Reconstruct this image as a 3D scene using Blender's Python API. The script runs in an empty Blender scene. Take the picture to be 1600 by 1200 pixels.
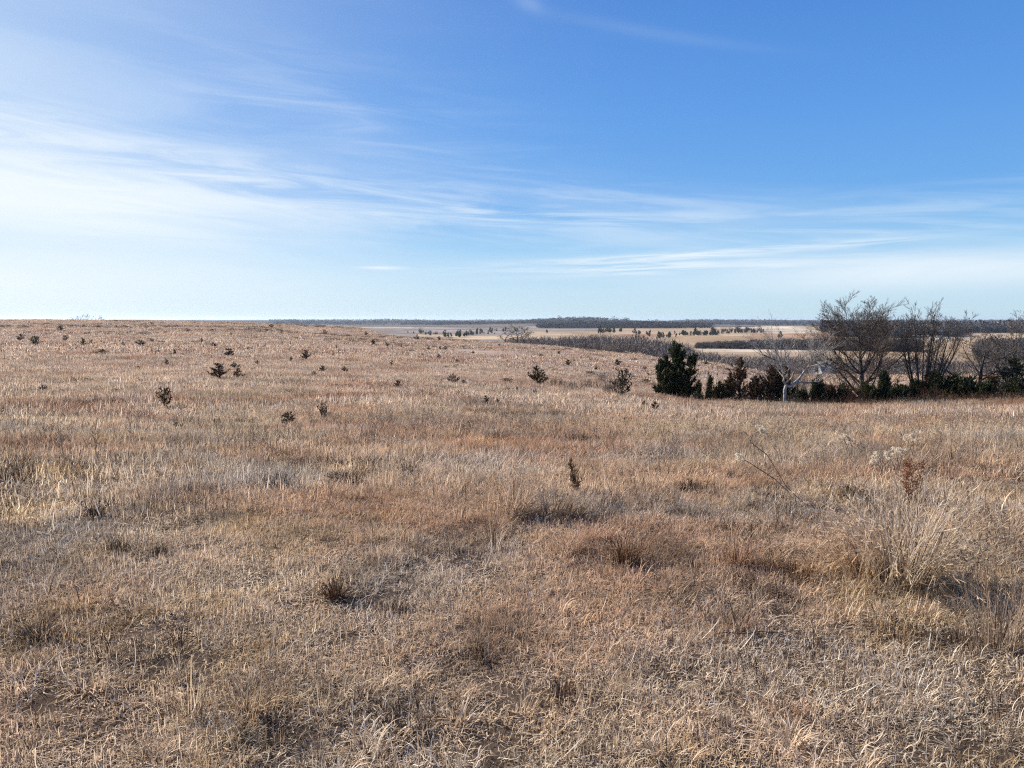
import bpy, math, numpy as np
from mathutils import Vector, Euler
R = np.random.default_rng(7)
D = bpy.data; SC = bpy.context.scene; COL = SC.collection
F = 1186.0; PITCH = math.atan(101/1186.0); CZ = 1.6
SUN_AZ, SUN_EL = math.radians(-56), math.radians(28)

# ------------------------------------------------------------------ angles of a sight line
def ray(u, v):
    x = (u-800); y = F*math.cos(PITCH)+(600-v)*math.sin(PITCH); z = (600-v)*math.cos(PITCH)-F*math.sin(PITCH)
    return x, y, z
def dep(u, v):
    x, y, z = ray(u, v); return math.atan2(-z, math.hypot(x, y))
def azi(u, v=500):
    x, y, z = ray(u, v); return math.atan2(x, y)
def zat(u, v, r): return CZ - r*math.tan(dep(u, v))

# ------------------------------------------------------------------ noise
def vnoise(x, y, s=0):
    xi = np.floor(x).astype(np.int64); yi = np.floor(y).astype(np.int64); fx = x-xi; fy = y-yi
    fx = fx*fx*(3-2*fx); fy = fy*fy*(3-2*fy)
    def h(a, b):
        n = (a*374761393 + b*668265263 + s*1442695041) & 0xffffffff
        n = ((n ^ (n >> 13))*1274126177) & 0xffffffff
        return ((n ^ (n >> 16)) & 0xffff)/65535.0
    return (h(xi, yi)*(1-fx)+h(xi+1, yi)*fx)*(1-fy)+(h(xi, yi+1)*(1-fx)+h(xi+1, yi+1)*fx)*fy
def fbm(x, y, s=0, o=4):
    a = 0; w = .5; t = 0
    for k in range(o):
        a = a+w*vnoise(x*2**k+17.3*k, y*2**k-9.1*k, s+k); t += w; w *= .5
    return a/t
def sstep(a, b, x):
    t = np.clip((x-a)/(b-a), 0, 1); return t*t*(3-2*t)

# ------------------------------------------------------------------ terrain height field
def pchip(xk, yk, x):
    xk = np.asarray(xk, float); yk = np.asarray(yk, float); h = np.diff(xk); d = np.diff(yk)/h
    m = np.zeros_like(yk)
    for i in range(1, len(xk)-1):
        if d[i-1]*d[i] > 0:
            w1 = 2*h[i]+h[i-1]; w2 = h[i]+2*h[i-1]; m[i] = (w1+w2)/(w1/d[i-1]+w2/d[i])
    m[0] = d[0]; m[-1] = d[-1]
    x = np.clip(x, xk[0], xk[-1]); i = np.clip(np.searchsorted(xk, x)-1, 0, len(h)-1); t = (x-xk[i])/h[i]
    return ((2*t**3-3*t**2+1)*yk[i]+(t**3-2*t**2+t)*h[i]*m[i]+(-2*t**3+3*t**2)*yk[i+1]+(t**3-t**2)*h[i]*m[i+1])
KEYS = {
 -300: ([(12,707),(25,652),(50,606),(100,566),(180,538),(280,515),(400,501.5),(450,500.5)], [(620,-10),(900,-22)]),
 0:    ([(12,707),(25,652),(50,606),(100,566),(180,538),(280,515),(400,500.6),(440,499.4)], [(620,-10),(900,-22)]),
 200:  ([(12,706),(25,651),(50,605),(100,564),(180,536),(280,514),(390,502.6),(440,501.2)], [(620,-10),(900,-22)]),
 400:  ([(12,705),(25,650),(50,604),(100,563),(180,536),(280,516),(370,507),(420,505)], [(620,-14),(900,-22)]),
 560:  ([(12,704),(25,650),(50,604),(100,567),(180,541),(280,523),(350,515),(385,513)], [(520,-18),(800,-24)]),
 700:  ([(12,703),(25,652),(50,607),(100,573),(160,550),(220,536),(265,530)], [(400,-20),(560,-22)]),
 850:  ([(12,703),(25,655),(46,622),(70,602),(110,578),(160,556),(205,545),(235,541.5)], [(340,-15),(480,-17)]),
 1000: ([(12,704),(25,657),(40,632),(53,622),(70,620),(95,605),(130,581),(170,561),(200,554)], [(300,-15.5),(450,-18)]),
 1100: ([(12,706),(25,660),(42,641),(55,635),(75,640),(100,617),(130,589),(160,571),(175,566)], [(250,-20),(400,-22.5)]),
 1250: ([(12,708),(25,665),(42,646),(57,640),(76,650),(100,625),(125,601),(150,589),(165,586)], [(215,-16),(290,-22.5),(400,-23)]),
 1400: ([(12,708),(25,665),(42,646),(57,640),(76,652),(100,628),(125,604),(150,590),(165,587)], [(215,-16),(290,-22),(400,-22.5)]),
 1600: ([(12,708),(25,664),(42,645),(57,638),(76,652),(100,628),(125,604),(150,590),(165,587)], [(215,-16),(290,-22),(400,-22.5)]),
 1900: ([(12,708),(25,664),(42,645),(57,638),(76,652),(100,628),(125,604),(150,590),(165,587)], [(215,-16),(290,-22),(400,-22.5)]),
}
NR = 700; LR = np.linspace(math.log(1.0), math.log(12000), NR)
rows = []; azk = []
for u, (vis, hid) in KEYS.items():
    rr = [1.0, 3.0, 6.0]; zz = [0, 0, -.03]
    for r, v in vis: rr.append(r); zz.append(zat(u, v, r))
    for r, z in hid: rr.append(r); zz.append(z)
    for r, z in ((1000,-20),(1600,-20),(2600,-19),(4500,-17),(7000,-14),(12000,-12)):
        if r > rr[-1]+60: rr.append(r); zz.append(z)
    if u >= 1050:                                    # the rise that carries the pale strip of field
        k = [i for i, q in enumerate(rr) if q > 401][0]
        rr[k:k] = [530, 640]; zz[k:k] = [-19.0, -21.5]
    rows.append(pchip(np.log(rr), zz, LR)); azk.append(azi(u))
AZN = 400; AZG = np.linspace(azk[0], azk[-1], AZN)
rows = np.array(rows); TG = np.stack([pchip(azk, rows[:, j], AZG) for j in range(NR)], 1)
def T(x, y):
    x = np.asarray(x, float); y = np.asarray(y, float); r = np.hypot(x, y)+1e-6; a = np.arctan2(x, y)
    fa = np.clip((a-AZG[0])/(AZG[1]-AZG[0]), 0, AZN-1.001); fr = np.clip((np.log(r)-LR[0])/(LR[1]-LR[0]), 0, NR-1.001)
    i = fa.astype(int); j = fr.astype(int); p = fa-i; q = fr-j
    z = (TG[i, j]*(1-q)+TG[i, j+1]*q)*(1-p)+(TG[i+1, j]*(1-q)+TG[i+1, j+1]*q)*p
    z = z+(fbm(x/1.3, y/1.3, 3, 2)-.5)*.09*sstep(1.5, 5, r)*(1-sstep(60, 120, r))
    z = z+(fbm(x/7, y/7, 5, 3)-.5)*.22*sstep(5, 16, r)+(fbm(x/38, y/38, 9, 3)-.5)*.9*sstep(25, 80, r)*(1-sstep(400, 600, r))
    amp = sstep(700, 1300, r)*8+sstep(1500, 4500, r)*12
    z = z+(fbm(x/760+3, y/760, 21, 3)-.5)*2*amp
    a0 = azi(915); z = z+18*np.exp(-((a-a0)/.075)**2-((r-3500)/700)**2)
    a0 = azi(1130); z = z+9*np.exp(-((a-a0)/.05)**2-((r-4200)/700)**2)
    return z
RS = np.exp(np.linspace(math.log(2.0), math.log(9000), 5000))
def hit(u, v, far=False):
    """world point of the ground first met along a sight line"""
    x, y, z = ray(u, v); h = math.hypot(x, y); X = RS*x/h; Y = RS*y/h
    below = (CZ+RS*z/h) < T(X, Y)
    if not below.any(): return None
    i = int(np.argmax(below)); return float(X[i]), float(Y[i]), float(T(X[i], Y[i])), float(RS[i])
def at(u, r, sink=.03):
    a = azi(u); x = r*math.sin(a); y = r*math.cos(a); return x, y, float(T(x, y))-sink

# ------------------------------------------------------------------ mesh and object helpers
def mesh_np(name, V, Fc, mats=(), attrs=None, smooth=False, cattr=None, midx=None):
    me = D.meshes.new(name); V = np.asarray(V, np.float32); Fc = np.asarray(Fc, np.int32); n, k = Fc.shape
    me.vertices.add(len(V)); me.vertices.foreach_set('co', V.ravel())
    me.loops.add(n*k); me.loops.foreach_set('vertex_index', Fc.ravel())
    me.polygons.add(n); me.polygons.foreach_set('loop_start', np.arange(0, n*k, k, dtype=np.int32))
    if midx is not None: me.polygons.foreach_set('material_index', np.asarray(midx, np.int32))
    for a, val in (attrs or {}).items():
        at_ = me.attributes.new(a, 'FLOAT', 'POINT'); at_.data.foreach_set('value', np.asarray(val, np.float32))
    if cattr is not None:
        c = me.attributes.new('Col', 'FLOAT_COLOR', 'POINT')
        c.data.foreach_set('color', np.concatenate([cattr, np.ones((len(cattr), 1))], 1).astype(np.float32).ravel())
    me.update(calc_edges=True); me.shade_smooth() if smooth else None
    for m in mats: me.materials.append(m)
    return me
def link(name, me, parent=None, loc=None, rot=None, scl=None):
    o = D.objects.new(name, me); COL.objects.link(o)
    if parent: o.parent = parent
    if loc is not None: o.location = loc
    if rot is not None: o.rotation_euler = rot
    if scl is not None: o.scale = (scl,)*3 if np.isscalar(scl) else scl
    return o
def tag(o, label=None, cat=None, group=None, kind=None):
    for k, v in (('label', label), ('category', cat), ('group', group), ('kind', kind)):
        if v: o[k] = v
    return o
def join_np(parts):
    V = []; Fc = []; A = []; n = 0
    for v, f, a in parts:
        V.append(v); Fc.append(f+n); A.append(a); n += len(v)
    return np.concatenate(V), np.concatenate(Fc), np.concatenate(A)

# ------------------------------------------------------------------ materials
class NT:
    def __init__(s, mat): s.t = mat.node_tree; s.n = s.t.nodes; s.n.clear()
    def node(s, ty, **kw):
        nd = s.n.new(ty)
        for k, v in kw.items(): setattr(nd, k, v)
        return nd
    def put(s, nd, i, v):
        if isinstance(v, bpy.types.NodeSocket): s.t.links.new(v, nd.inputs[i])
        elif v is not None: nd.inputs[i].default_value = v
    def m(s, op, a, b=None, c=None, clamp=False):
        nd = s.node('ShaderNodeMath', operation=op, use_clamp=clamp)
        for i, v in enumerate((a, b, c)): s.put(nd, i, v)
        return nd.outputs[0]
    def vm(s, op, a, b=None):
        nd = s.node('ShaderNodeVectorMath', operation=op); s.put(nd, 0, a); s.put(nd, 1, b)
        return nd.outputs['Value' if op in ('DOT_PRODUCT', 'LENGTH') else 'Vector']
    def noise(s, vec, scale, detail=4, rough=.55, dist=0):
        nd = s.node('ShaderNodeTexNoise'); s.put(nd, 'Vector', vec); s.put(nd, 'Scale', scale); s.put(nd, 'Detail', detail)
        s.put(nd, 'Roughness', rough); s.put(nd, 'Distortion', dist); return nd.outputs['Fac']
    def ramp(s, fac, stops):
        nd = s.node('ShaderNodeValToRGB'); e = nd.color_ramp.elements
        while len(e) < len(stops): e.new(.5)
        for el, (p, c) in zip(e, stops): el.position = p; el.color = tuple(c)+(1,) if not np.isscalar(c) else (c, c, c, 1)
        s.put(nd, 0, fac); return nd.outputs[0]
    def mix(s, f, a, b, bt='MIX'):
        nd = s.node('ShaderNodeMix', data_type='RGBA', blend_type=bt); s.put(nd, 0, f)
        for i, v in ((6, a), (7, b)):
            if isinstance(v, tuple) and len(v) == 3: v = v+(1,)
            s.put(nd, i, v)
        return nd.outputs[2]
    def smooth(s, x, a, b):
        nd = s.node('ShaderNodeMapRange', interpolation_type='SMOOTHSTEP')
        for i, v in enumerate((x, a, b, 0., 1.)): s.put(nd, i, v)
        return nd.outputs[0]
def new_mat(name):
    m = D.materials.new(name); m.use_nodes = True; return m, NT(m)
def out_diff(t, col, transl=0., rough=1., bump=None, spec=0.):
    o = t.node('ShaderNodeOutputMaterial')
    if spec > 0:
        d = t.node('ShaderNodeBsdfPrincipled'); t.put(d, 'Base Color', col); t.put(d, 'Roughness', rough); t.put(d, 'Specular IOR Level', spec)
    else:
        d = t.node('ShaderNodeBsdfDiffuse'); t.put(d, 0, col)
    if bump is not None: t.t.links.new(bump, d.inputs['Normal'])
    if transl > 0:
        q = t.node('ShaderNodeBsdfTranslucent'); t.put(q, 0, col); x = t.node('ShaderNodeMixShader'); t.put(x, 0, transl)
        t.t.links.new(d.outputs[0], x.inputs[1]); t.t.links.new(q.outputs[0], x.inputs[2]); t.t.links.new(x.outputs[0], o.inputs[0])
    else: t.t.links.new(d.outputs[0], o.inputs[0])

def species(t, pos):
    """which mix of dry grasses grows where: large patches of straw, russet and grey"""
    n1 = t.noise(pos, .11, 4, .6, .6); n2 = t.noise(t.vm('ADD', pos, (31., 7., 0.)), .42, 4, .6, .5)
    return n1, n2
def grass_mat(name, dark=1.0, transl=.35, shift=0., grey=0.):
    m, t = new_mat(name); pos = t.node('ShaderNodeNewGeometry').outputs['Position']
    rnd = t.node('ShaderNodeAttribute', attribute_name='rnd').outputs['Fac']
    n1, n2 = species(t, pos)
    straw = t.ramp(rnd, [(0, (.07, .045, .032)), (.16, (.15, .10, .07)), (.28, (.37, .255, .165)), (.6, (.58, .435, .295)), (.85, (.77, .64, .47)), (1, (.92, .83, .66))])
    russ = t.ramp(rnd, [(0, (.07, .03, .02)), (.18, (.14, .06, .036)), (.4, (.34, .15, .082)), (.75, (.52, .28, .165)), (1, (.66, .50, .37))])
    gry = t.ramp(rnd, [(0, (.15, .125, .11)), (.5, (.36, .30, .25)), (1, (.66, .58, .49))])
    fr = t.smooth(t.m('ADD', n1, t.m('MULTIPLY', t.m('SUBTRACT', rnd, .5), .25)), .50-shift, .66-shift)
    fg = t.smooth(t.m('ADD', n2, t.m('MULTIPLY', t.m('SUBTRACT', rnd, .5), .2)), .50-grey, .68-grey)
    c = t.mix(t.m('MULTIPLY', fr, .85), straw, russ); c = t.mix(t.m('MULTIPLY', fg, .8), c, gry)
    c = t.mix(1., c, t.ramp(t.noise(pos, 1.5, 5, .65, .4), [(.30, .58), (.46, .98), (.70, 1.2)]), 'MULTIPLY')
    c = t.mix(1., c, t.ramp(t.noise(pos, .16, 5, .65, .6), [(.32, .64), (.5, 1.), (.70, 1.18)]), 'MULTIPLY')
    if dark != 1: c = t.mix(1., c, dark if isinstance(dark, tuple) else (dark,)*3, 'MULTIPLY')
    c = t.mix(t.m('MULTIPLY', t.smooth(t.noise(t.vm('ADD', pos, (5., 50., 0.)), .85, 4, .6, .6), .52, .66), .55), c, t.mix(1., c, (1.08, .99, .76), 'MULTIPLY')); out_diff(t, c, transl); return m
M = {}
M['grass'] = grass_mat('dry_grass', 1.26, .34, .035)
M['far_grass'] = grass_mat('far_dry_grass', (1.18, 1.14, 1.17), .38, -.03)
M['tall'] = grass_mat('tall_dry_grass', .98, .42, .03)
M['russet'] = grass_mat('russet_bunchgrass', .80, .4, .15, -.2)
M['grey'] = grass_mat('grey_weeds', .62, .2, 0, .22)
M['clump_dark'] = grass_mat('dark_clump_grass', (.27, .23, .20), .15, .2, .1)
M['dark'] = grass_mat('brown_weeds', .30, .2, .3, .05)
def plain(name, stops, attr='rnd', transl=0, scale=None):
    m, t = new_mat(name)
    f = t.node('ShaderNodeAttribute', attribute_name=attr).outputs['Fac'] if scale is None else t.noise(t.node('ShaderNodeTexCoord').outputs['Object'], scale, 6, .65, .3)
    out_diff(t, t.ramp(f, stops), transl); return m
M['cedar'] = plain('cedar_foliage', [(0, (.020, .026, .013)), (.6, (.045, .055, .026)), (.9, (.085, .085, .042)), (1, (.14, .10, .06))], transl=.15)
M['cedar_far'] = plain('young_cedar_foliage', [(0, (.032, .030, .020)), (.6, (.072, .064, .042)), (1, (.16, .115, .075))], transl=.15)
M['cedar_brown'] = plain('bronzed_cedar_foliage', [(0, (.040, .024, .016)), (.5, (.092, .055, .035)), (1, (.18, .11, .07))], transl=.15)
M['twig_white'] = plain('bleached_twigs', [(0, (.20, .17, .15)), (.6, (.38, .34, .30)), (1, (.55, .50, .45))])
M['dry_cedar'] = plain('browned_cedar_foliage', [(0, (.06, .035, .022)), (.6, (.20, .125, .08)), (1, (.34, .23, .15))], transl=.25)
M['bark'] = plain('grey_bark', [(.25, (.045, .036, .03)), (.6, (.10, .082, .067)), (.8, (.19, .165, .14))], scale=3.5)
M['twig'] = plain('twigs', [(0, (.075, .058, .048)), (.7, (.155, .122, .10)), (1, (.24, .195, .165))])
M['twig_pale'] = plain('pale_twigs', [(0, (.10, .08, .068)), (.7, (.20, .165, .14)), (1, (.32, .28, .24))])
M['bleached'] = plain('bleached_wood', [(.36, (.10, .08, .07)), (.5, (.33, .295, .26)), (.75, (.55, .51, .46))], scale=3.5)
M['twig_red'] = plain('reddish_stems', [(0, (.045, .022, .016)), (.7, (.10, .05, .036)), (1, (.17, .095, .065))])
M['wood_near'] = plain('valley_wood_twigs', [(0, (.075, .06, .052)), (.45, (.18, .145, .125)), (.85, (.30, .245, .21)), (1, (.40, .33, .28))])
M['wood_far'] = plain('far_wood_twigs', [(0, (.040, .041, .043)), (.5, (.082, .076, .074)), (.9, (.14, .122, .112)), (1, (.20, .17, .15))])  # twig tones lightened, darkest stop blued: some distance haze mixed into the colour
M['seed'] = plain('pale_seedheads', [(0, (.55, .45, .34)), (1, (.88, .78, .62))], transl=.5)
M['white_paint'] = plain('weathered_white_paint', [(.3, (.50, .50, .48)), (.7, (.68, .68, .65))], scale=1.5)
M['shed_paint'] = plain('shed_paint', [(.3, (.36, .36, .35)), (.7, (.48, .48, .46))], scale=1.5)
M['roof'] = plain('grey_roof', [(.3, (.17, .17, .17)), (.7, (.25, .25, .25))], scale=2)
M['glass'] = plain('dark_window', [(.3, (.03, .035, .04)), (.7, (.05, .055, .06))], scale=2)

# ground: the 'Col' attribute holds which field or soil lies there
m, t = new_mat('ground_cover'); pos = t.node('ShaderNodeNewGeometry').outputs['Position']
col = t.node('ShaderNodeAttribute', attribute_name='Col').outputs['Color']
n1, n2 = species(t, pos)
c = t.mix(t.m('MULTIPLY', t.smooth(n1, .48, .68), .35), col, t.mix(1., col, (.92, .64, .50), 'MULTIPLY'))
c = t.mix(t.m('MULTIPLY', t.smooth(n2, .5, .68), .4), c, t.mix(1., col, (.66, .68, .74), 'MULTIPLY'))
f3 = t.noise(pos, 2.3, 6, .7, .4); c = t.mix(1., c, t.ramp(f3, [(.28, .5), (.5, 1.), (.74, 1.35)]), 'MULTIPLY')
f4 = t.noise(pos, .018, 6, .7, .5); c = t.mix(1., c, t.ramp(f4, [(.3, .82), (.5, 1.), (.7, 1.14)]), 'MULTIPLY')
f5 = t.noise(pos, 38., 4, .7); bm = t.node('ShaderNodeBump'); t.put(bm, 'Strength', .6); t.put(bm, 'Distance', .02); t.put(bm, 'Height', f5)
out_diff(t, c, bump=bm.outputs[0]); M['ground'] = m

# ------------------------------------------------------------------ the ground sheet
GOLD = (.33, .235, .15); TAN = (.40, .30, .205); PALE = (.47, .39, .30); GREYF = (.24, .205, .178); REDF = (.33, .205, .135); WOODF = (.085, .075, .068); LAV = (.265, .225, .20)
FIELDS = [  # u0, u1, v0, v1, tilt(px per 100 px), colour: fields of the far country, later ones lie over earlier ones
 (-500, 2200, 496, 504.6, 0, WOODF), (-500, 2200, 504.6, 512, 0, (.15, .125, .105)),
 (-500, 700, 508.5, 512, .3, TAN), (-500, 560, 512, 560, 0, LAV),
 (560, 800, 511, 536, 0, GREYF), (520, 620, 510, 512, 0, TAN), (600, 780, 512, 520, .4, LAV), (570, 690, 519.5, 520.6, -.2, (.16,.13,.11)), (610, 800, 514.6, 515.5, .3, (.15,.125,.105)), (640, 720, 521.5, 526, .5, TAN), (700, 800, 524, 530, -.5, TAN),
 (800, 920, 509, 516, .5, GREYF), (860, 1100, 510, 512.5, 0, WOODF), (820, 900, 518.5, 522.5, 0, TAN), (870, 960, 517.5, 522, 0, GOLD),
 (930, 1260, 516, 530, -.3, TAN), (940, 1030, 521, 527, -.5, REDF), (1020, 1330, 524, 545, 0, GOLD), (1150, 1310, 519, 527, .4, REDF),
 (1160, 1260, 511, 520, 0, PALE), (1040, 1130, 516.5, 520, 0, TAN), (1000, 1045, 507.6, 509, 0, TAN), (1200, 1290, 509, 511, 0, PALE),
 (1300, 1700, 536, 546, -.6, GOLD), (1310, 1420, 513, 520, 0, PALE), (1440, 1700, 525, 534, -.9, TAN), (1440, 1700, 503.6, 509.5, .2, TAN),
 (1400, 1470, 514, 517, 0, GREYF), (1550, 1700, 511, 516, 0, PALE), (1060, 1320, 544.5, 549.5, -.3, PALE), (1300, 1700, 534, 556, -.2, GOLD), (1080, 1180, 536, 541, -1., REDF), (1330, 1420, 544, 550, .5, REDF), (1500, 1620, 540, 546, .5, TAN),
]
def ground():
    azf = np.radians(np.arange(-44, 44.01, .1)); azc = np.radians(np.arange(46, 314.1, 4)); az = np.concatenate([azf, azc]); na = len(az)
    r1 = np.exp(np.linspace(math.log(.4), math.log(480), 300)); vv = 1/np.linspace(1/480, 1/9500, 150)[1:]; rr = np.concatenate([r1, vv]); nr = len(rr)
    Rr, A = np.meshgrid(rr, az, indexing='ij'); X = Rr*np.sin(A); Y = Rr*np.cos(A); Z = T(X, Y)
    V = np.stack([X, Y, Z], -1).reshape(-1, 3)
    i = np.arange(nr-1)[:, None]; j = np.arange(na)[None]; j2 = (j+1) % na
    Fc = np.stack([i*na+j, i*na+j2, (i+1)*na+j2, (i+1)*na+j], -1).reshape(-1, 4)
    Fc = np.concatenate([Fc[:, :]]); 
    c0 = len(V); V = np.concatenate([V, [[0, 0, 0]]])
    # colour of the cover: prairie litter near, fields far
    rf = Rr.ravel(); x = V[:-1, 0]; y = V[:-1, 1]; z = V[:-1, 2]
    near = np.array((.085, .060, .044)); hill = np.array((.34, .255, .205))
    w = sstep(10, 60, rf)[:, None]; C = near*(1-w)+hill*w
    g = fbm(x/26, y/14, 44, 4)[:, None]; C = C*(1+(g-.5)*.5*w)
    yy = y*math.cos(PITCH)-(z-CZ)*math.sin(PITCH); zz = y*math.sin(PITCH)+(z-CZ)*math.cos(PITCH); yy = np.where(yy > 1, yy, 1)
    U = 800+F*x/yy; Vv = 600-F*zz/yy; far = (rf > 300) & (y > 0)
    jit = (fbm(x/500, y/500, 60, 3)-.5)*1.7; crest = np.interp(np.degrees(np.arctan2(x, y)), np.degrees(azk), [470, 460, 460, 440, 405, 290, 262, 225, 195, 185, 185, 185, 185])
    far = (rf > crest) & (y > 0); C[far] = np.array(TAN)*.9
    for u0, u1, v0, v1, tl, cc in FIELDS:
        U2 = U+jit*60; V2 = Vv+jit*2.2-(U-(u0+u1)/2)*tl/100
        s = far & (U2 > u0) & (U2 < u1) & (V2 >= v0) & (V2 < v1); C[s] = cc
    C = np.where((far)[:, None], C*(1+.9*(fbm(x/70, y/70, 61, 4)-.5)*(1-sstep(2500, 6000, rf)))[:, None]*(1+.5*(fbm(x/400, y/400, 62, 3)-.5))[:, None], C)
    C = np.concatenate([C, [near]])
    tri = np.stack([np.full(na, c0), (np.arange(na)+1) % na, np.arange(na)], -1)
    tri = np.concatenate([tri, tri[:, :1]], 1)
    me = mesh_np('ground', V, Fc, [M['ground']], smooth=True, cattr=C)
    o = link('ground', me); tag(o, kind='structure'); return o
ground()

# ------------------------------------------------------------------ blades and tufts
def blades(n, L, W, base, th0, curl, segs=3, lean=None, r=R, twist=.5, tip=.12):
    """n ribbons: base (n,2), L, W (n), th0 start angle above ground, curl change of angle over the length"""
    a = r.uniform(0, 2*np.pi, n) if lean is None else lean
    P = np.zeros((n, segs+1, 3)); P[:, 0, :2] = base; P[:, 0, 2] = -.01; th = th0.copy(); V = np.zeros((n, segs+1, 2, 3)); tw = r.normal(0, twist, n)
    for k in range(segs+1):
        if k:
            d = np.stack([np.cos(a)*np.cos(th), np.sin(a)*np.cos(th), np.sin(th)], -1); P[:, k] = P[:, k-1]+d*(L/segs)[:, None]
            th = th+curl/segs; a = a+tw/segs
        s = np.stack([-np.sin(a), np.cos(a), np.zeros(n)], -1); wk = W*(1-(k/segs)**1.6*(1-tip))*.5
        V[:, k, 0] = P[:, k]-s*wk[:, None]; V[:, k, 1] = P[:, k]+s*wk[:, None]
    fl = (r.uniform(0, .22, n)*L)[:, None, None]*np.minimum(np.arange(segs+1), 1)[None, :, None]; V[..., 2] = np.maximum(V[..., 2], fl-.006)
    idx = np.arange(n)[:, None]*(2*(segs+1))+np.arange(segs)[None]*2
    Fc = np.stack([idx, idx+1, idx+3, idx+2], -1).reshape(-1, 4)
    return V.reshape(-1, 3), Fc, np.repeat(r.uniform(0, 1, n), 2*(segs+1)), P
def clumped(n, size, nc, sg, r=R, mixr=.45):
    c = r.uniform(-size/2, size/2, (nc, 2)); k = r.integers(0, nc, n); b = c[k]+r.normal(0, sg, (n, 2))
    u = r.uniform(-size/2, size/2, (n, 2)); s = r.random(n) < mixr; b[s] = u[s]; return b
def patch(n, size, Lr, Wr, up, seed, nc, sg, segs=3):
    r = np.random.default_rng(seed); b = clumped(n, size, nc, sg, r)
    L = r.gamma(4, .25, n)*Lr; W = r.uniform(.6, 1.4, n)*Wr; th = np.clip(r.normal(up, .45, n), .05, 1.55); cu = r.normal(-.9, 1.6, n)
    V, Fc, A, _ = blades(n, L, W, b, th, cu, segs, r=r, twist=2.3); return V, Fc, A
def tuft(n, rad, Lr, Wr, seed, spread=.35, curl=-.9, wind=.12, segs=4, heads=0, headw=1.3):
    r = np.random.default_rng(seed); b = r.normal(0, rad, (n, 2)); L = r.uniform(.5, 1.1, n)*Lr; W = r.uniform(.7, 1.3, n)*Wr
    a = np.arctan2(b[:, 1], b[:, 0])+r.normal(0, .7, n); th = np.pi/2-np.abs(r.normal(0, spread, n)); cu = np.minimum(r.normal(curl, .6, n), .2)
    V, Fc, A, P = blades(n, L, W, b, th, cu, segs, lean=a, r=r, twist=.3)
    V[:, 0] += np.maximum(V[:, 2], 0)*wind; parts = [(V, Fc, A)]
    if heads:      # fine seed plumes on the stem tips
        k = r.choice(n, min(n, heads), False); m_ = 7; tipp = np.repeat(P[k, -1], m_, 0); tipp[:, 0] += np.maximum(tipp[:, 2], 0)*wind
        dirs = np.repeat(P[k, -1]-P[k, -2], m_, 0); dirs /= np.linalg.norm(dirs, axis=1)[:, None]+1e-9
        q = tipp-dirs*r.uniform(0, .12, (len(tipp), 1))*Lr*2; e = q+dirs*Lr*.06+r.normal(0, Lr*.022, q.shape)
        sd = r.normal(0, 1, q.shape); sd /= np.linalg.norm(sd, axis=1)[:, None]; sd *= Wr*headw*.5
        Vh = np.stack([q-sd*.4, q+sd*.4, e+sd, e-sd], 1).reshape(-1, 3); Fh = np.arange(len(Vh)).reshape(-1, 4)
        parts.append((Vh, Fh, np.repeat(np.clip(r.normal(.6, .2, len(q)), 0, 1), 4)))
    return join_np(parts)

def tubes(segs, sides=4):
    """segs: array (n, 8) of p0, p1, r0, r1 -> tapered tubes"""
    S = np.asarray(segs, float); p0 = S[:, 0:3]; p1 = S[:, 3:6]; d = p1-p0; d /= np.linalg.norm(d, axis=1)[:, None]+1e-9
    up = np.where(np.abs(d[:, 2:3]) > .9, np.array([[1., 0, 0]]), np.array([[0., 0, 1]])); a = np.cross(d, up); a /= np.linalg.norm(a, axis=1)[:, None]; b = np.cross(d, a)
    t = np.arange(sides)/sides*2*np.pi; ring = a[:, None]*np.cos(t)[None, :, None]+b[:, None]*np.sin(t)[None, :, None]
    V = np.concatenate([p0[:, None]+ring*S[:, 6][:, None, None], p1[:, None]+ring*S[:, 7][:, None, None]], 1)
    n = len(S); k = np.arange(sides); k2 = (k+1) % sides; base = np.arange(n)[:, None]*2*sides
    Fc = np.stack([base+k, base+k2, base+sides+k2, base+sides+k], -1).reshape(-1, 4)
    A = np.repeat(np.random.default_rng(n).uniform(0, 1, n), 2*sides); return V.reshape(-1, 3), Fc, A

def weed(seed, H=.5, nb=9):
    """a dry branching forb"""
    r = np.random.default_rng(seed); S = []
    p = np.zeros(3); d = np.array([r.normal(0, .12), r.normal(0, .12), 1.]); n = 7; rad = .0032
    for k in range(n):
        q = p+d/np.linalg.norm(d)*H/n; S.append([*p, *q, rad*(1-k/n*.6), rad*(1-(k+1)/n*.6)]); p = q; d = d+r.normal(0, .09, 3)
        if k > 1:
            for j in range(max(1, nb//5+1)):
                a = r.uniform(0, 6.3); e = np.array([math.cos(a)*.75, math.sin(a)*.75, 1.]); l = H*r.uniform(.12, .32)*(1.1-k/n)+.03; pp = p.copy()
                for i in range(3):
                    qq = pp+e/np.linalg.norm(e)*l/3; S.append([*pp, *qq, .0018, .0013]); pp = qq; e = e+r.normal(0, .25, 3)
                    for w in range(2):
                        g = e+r.normal(0, .7, 3); S.append([*pp, *(pp+g/np.linalg.norm(g)*l*.22), .0013, .0022])
    return tubes(S, 3)

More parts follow.
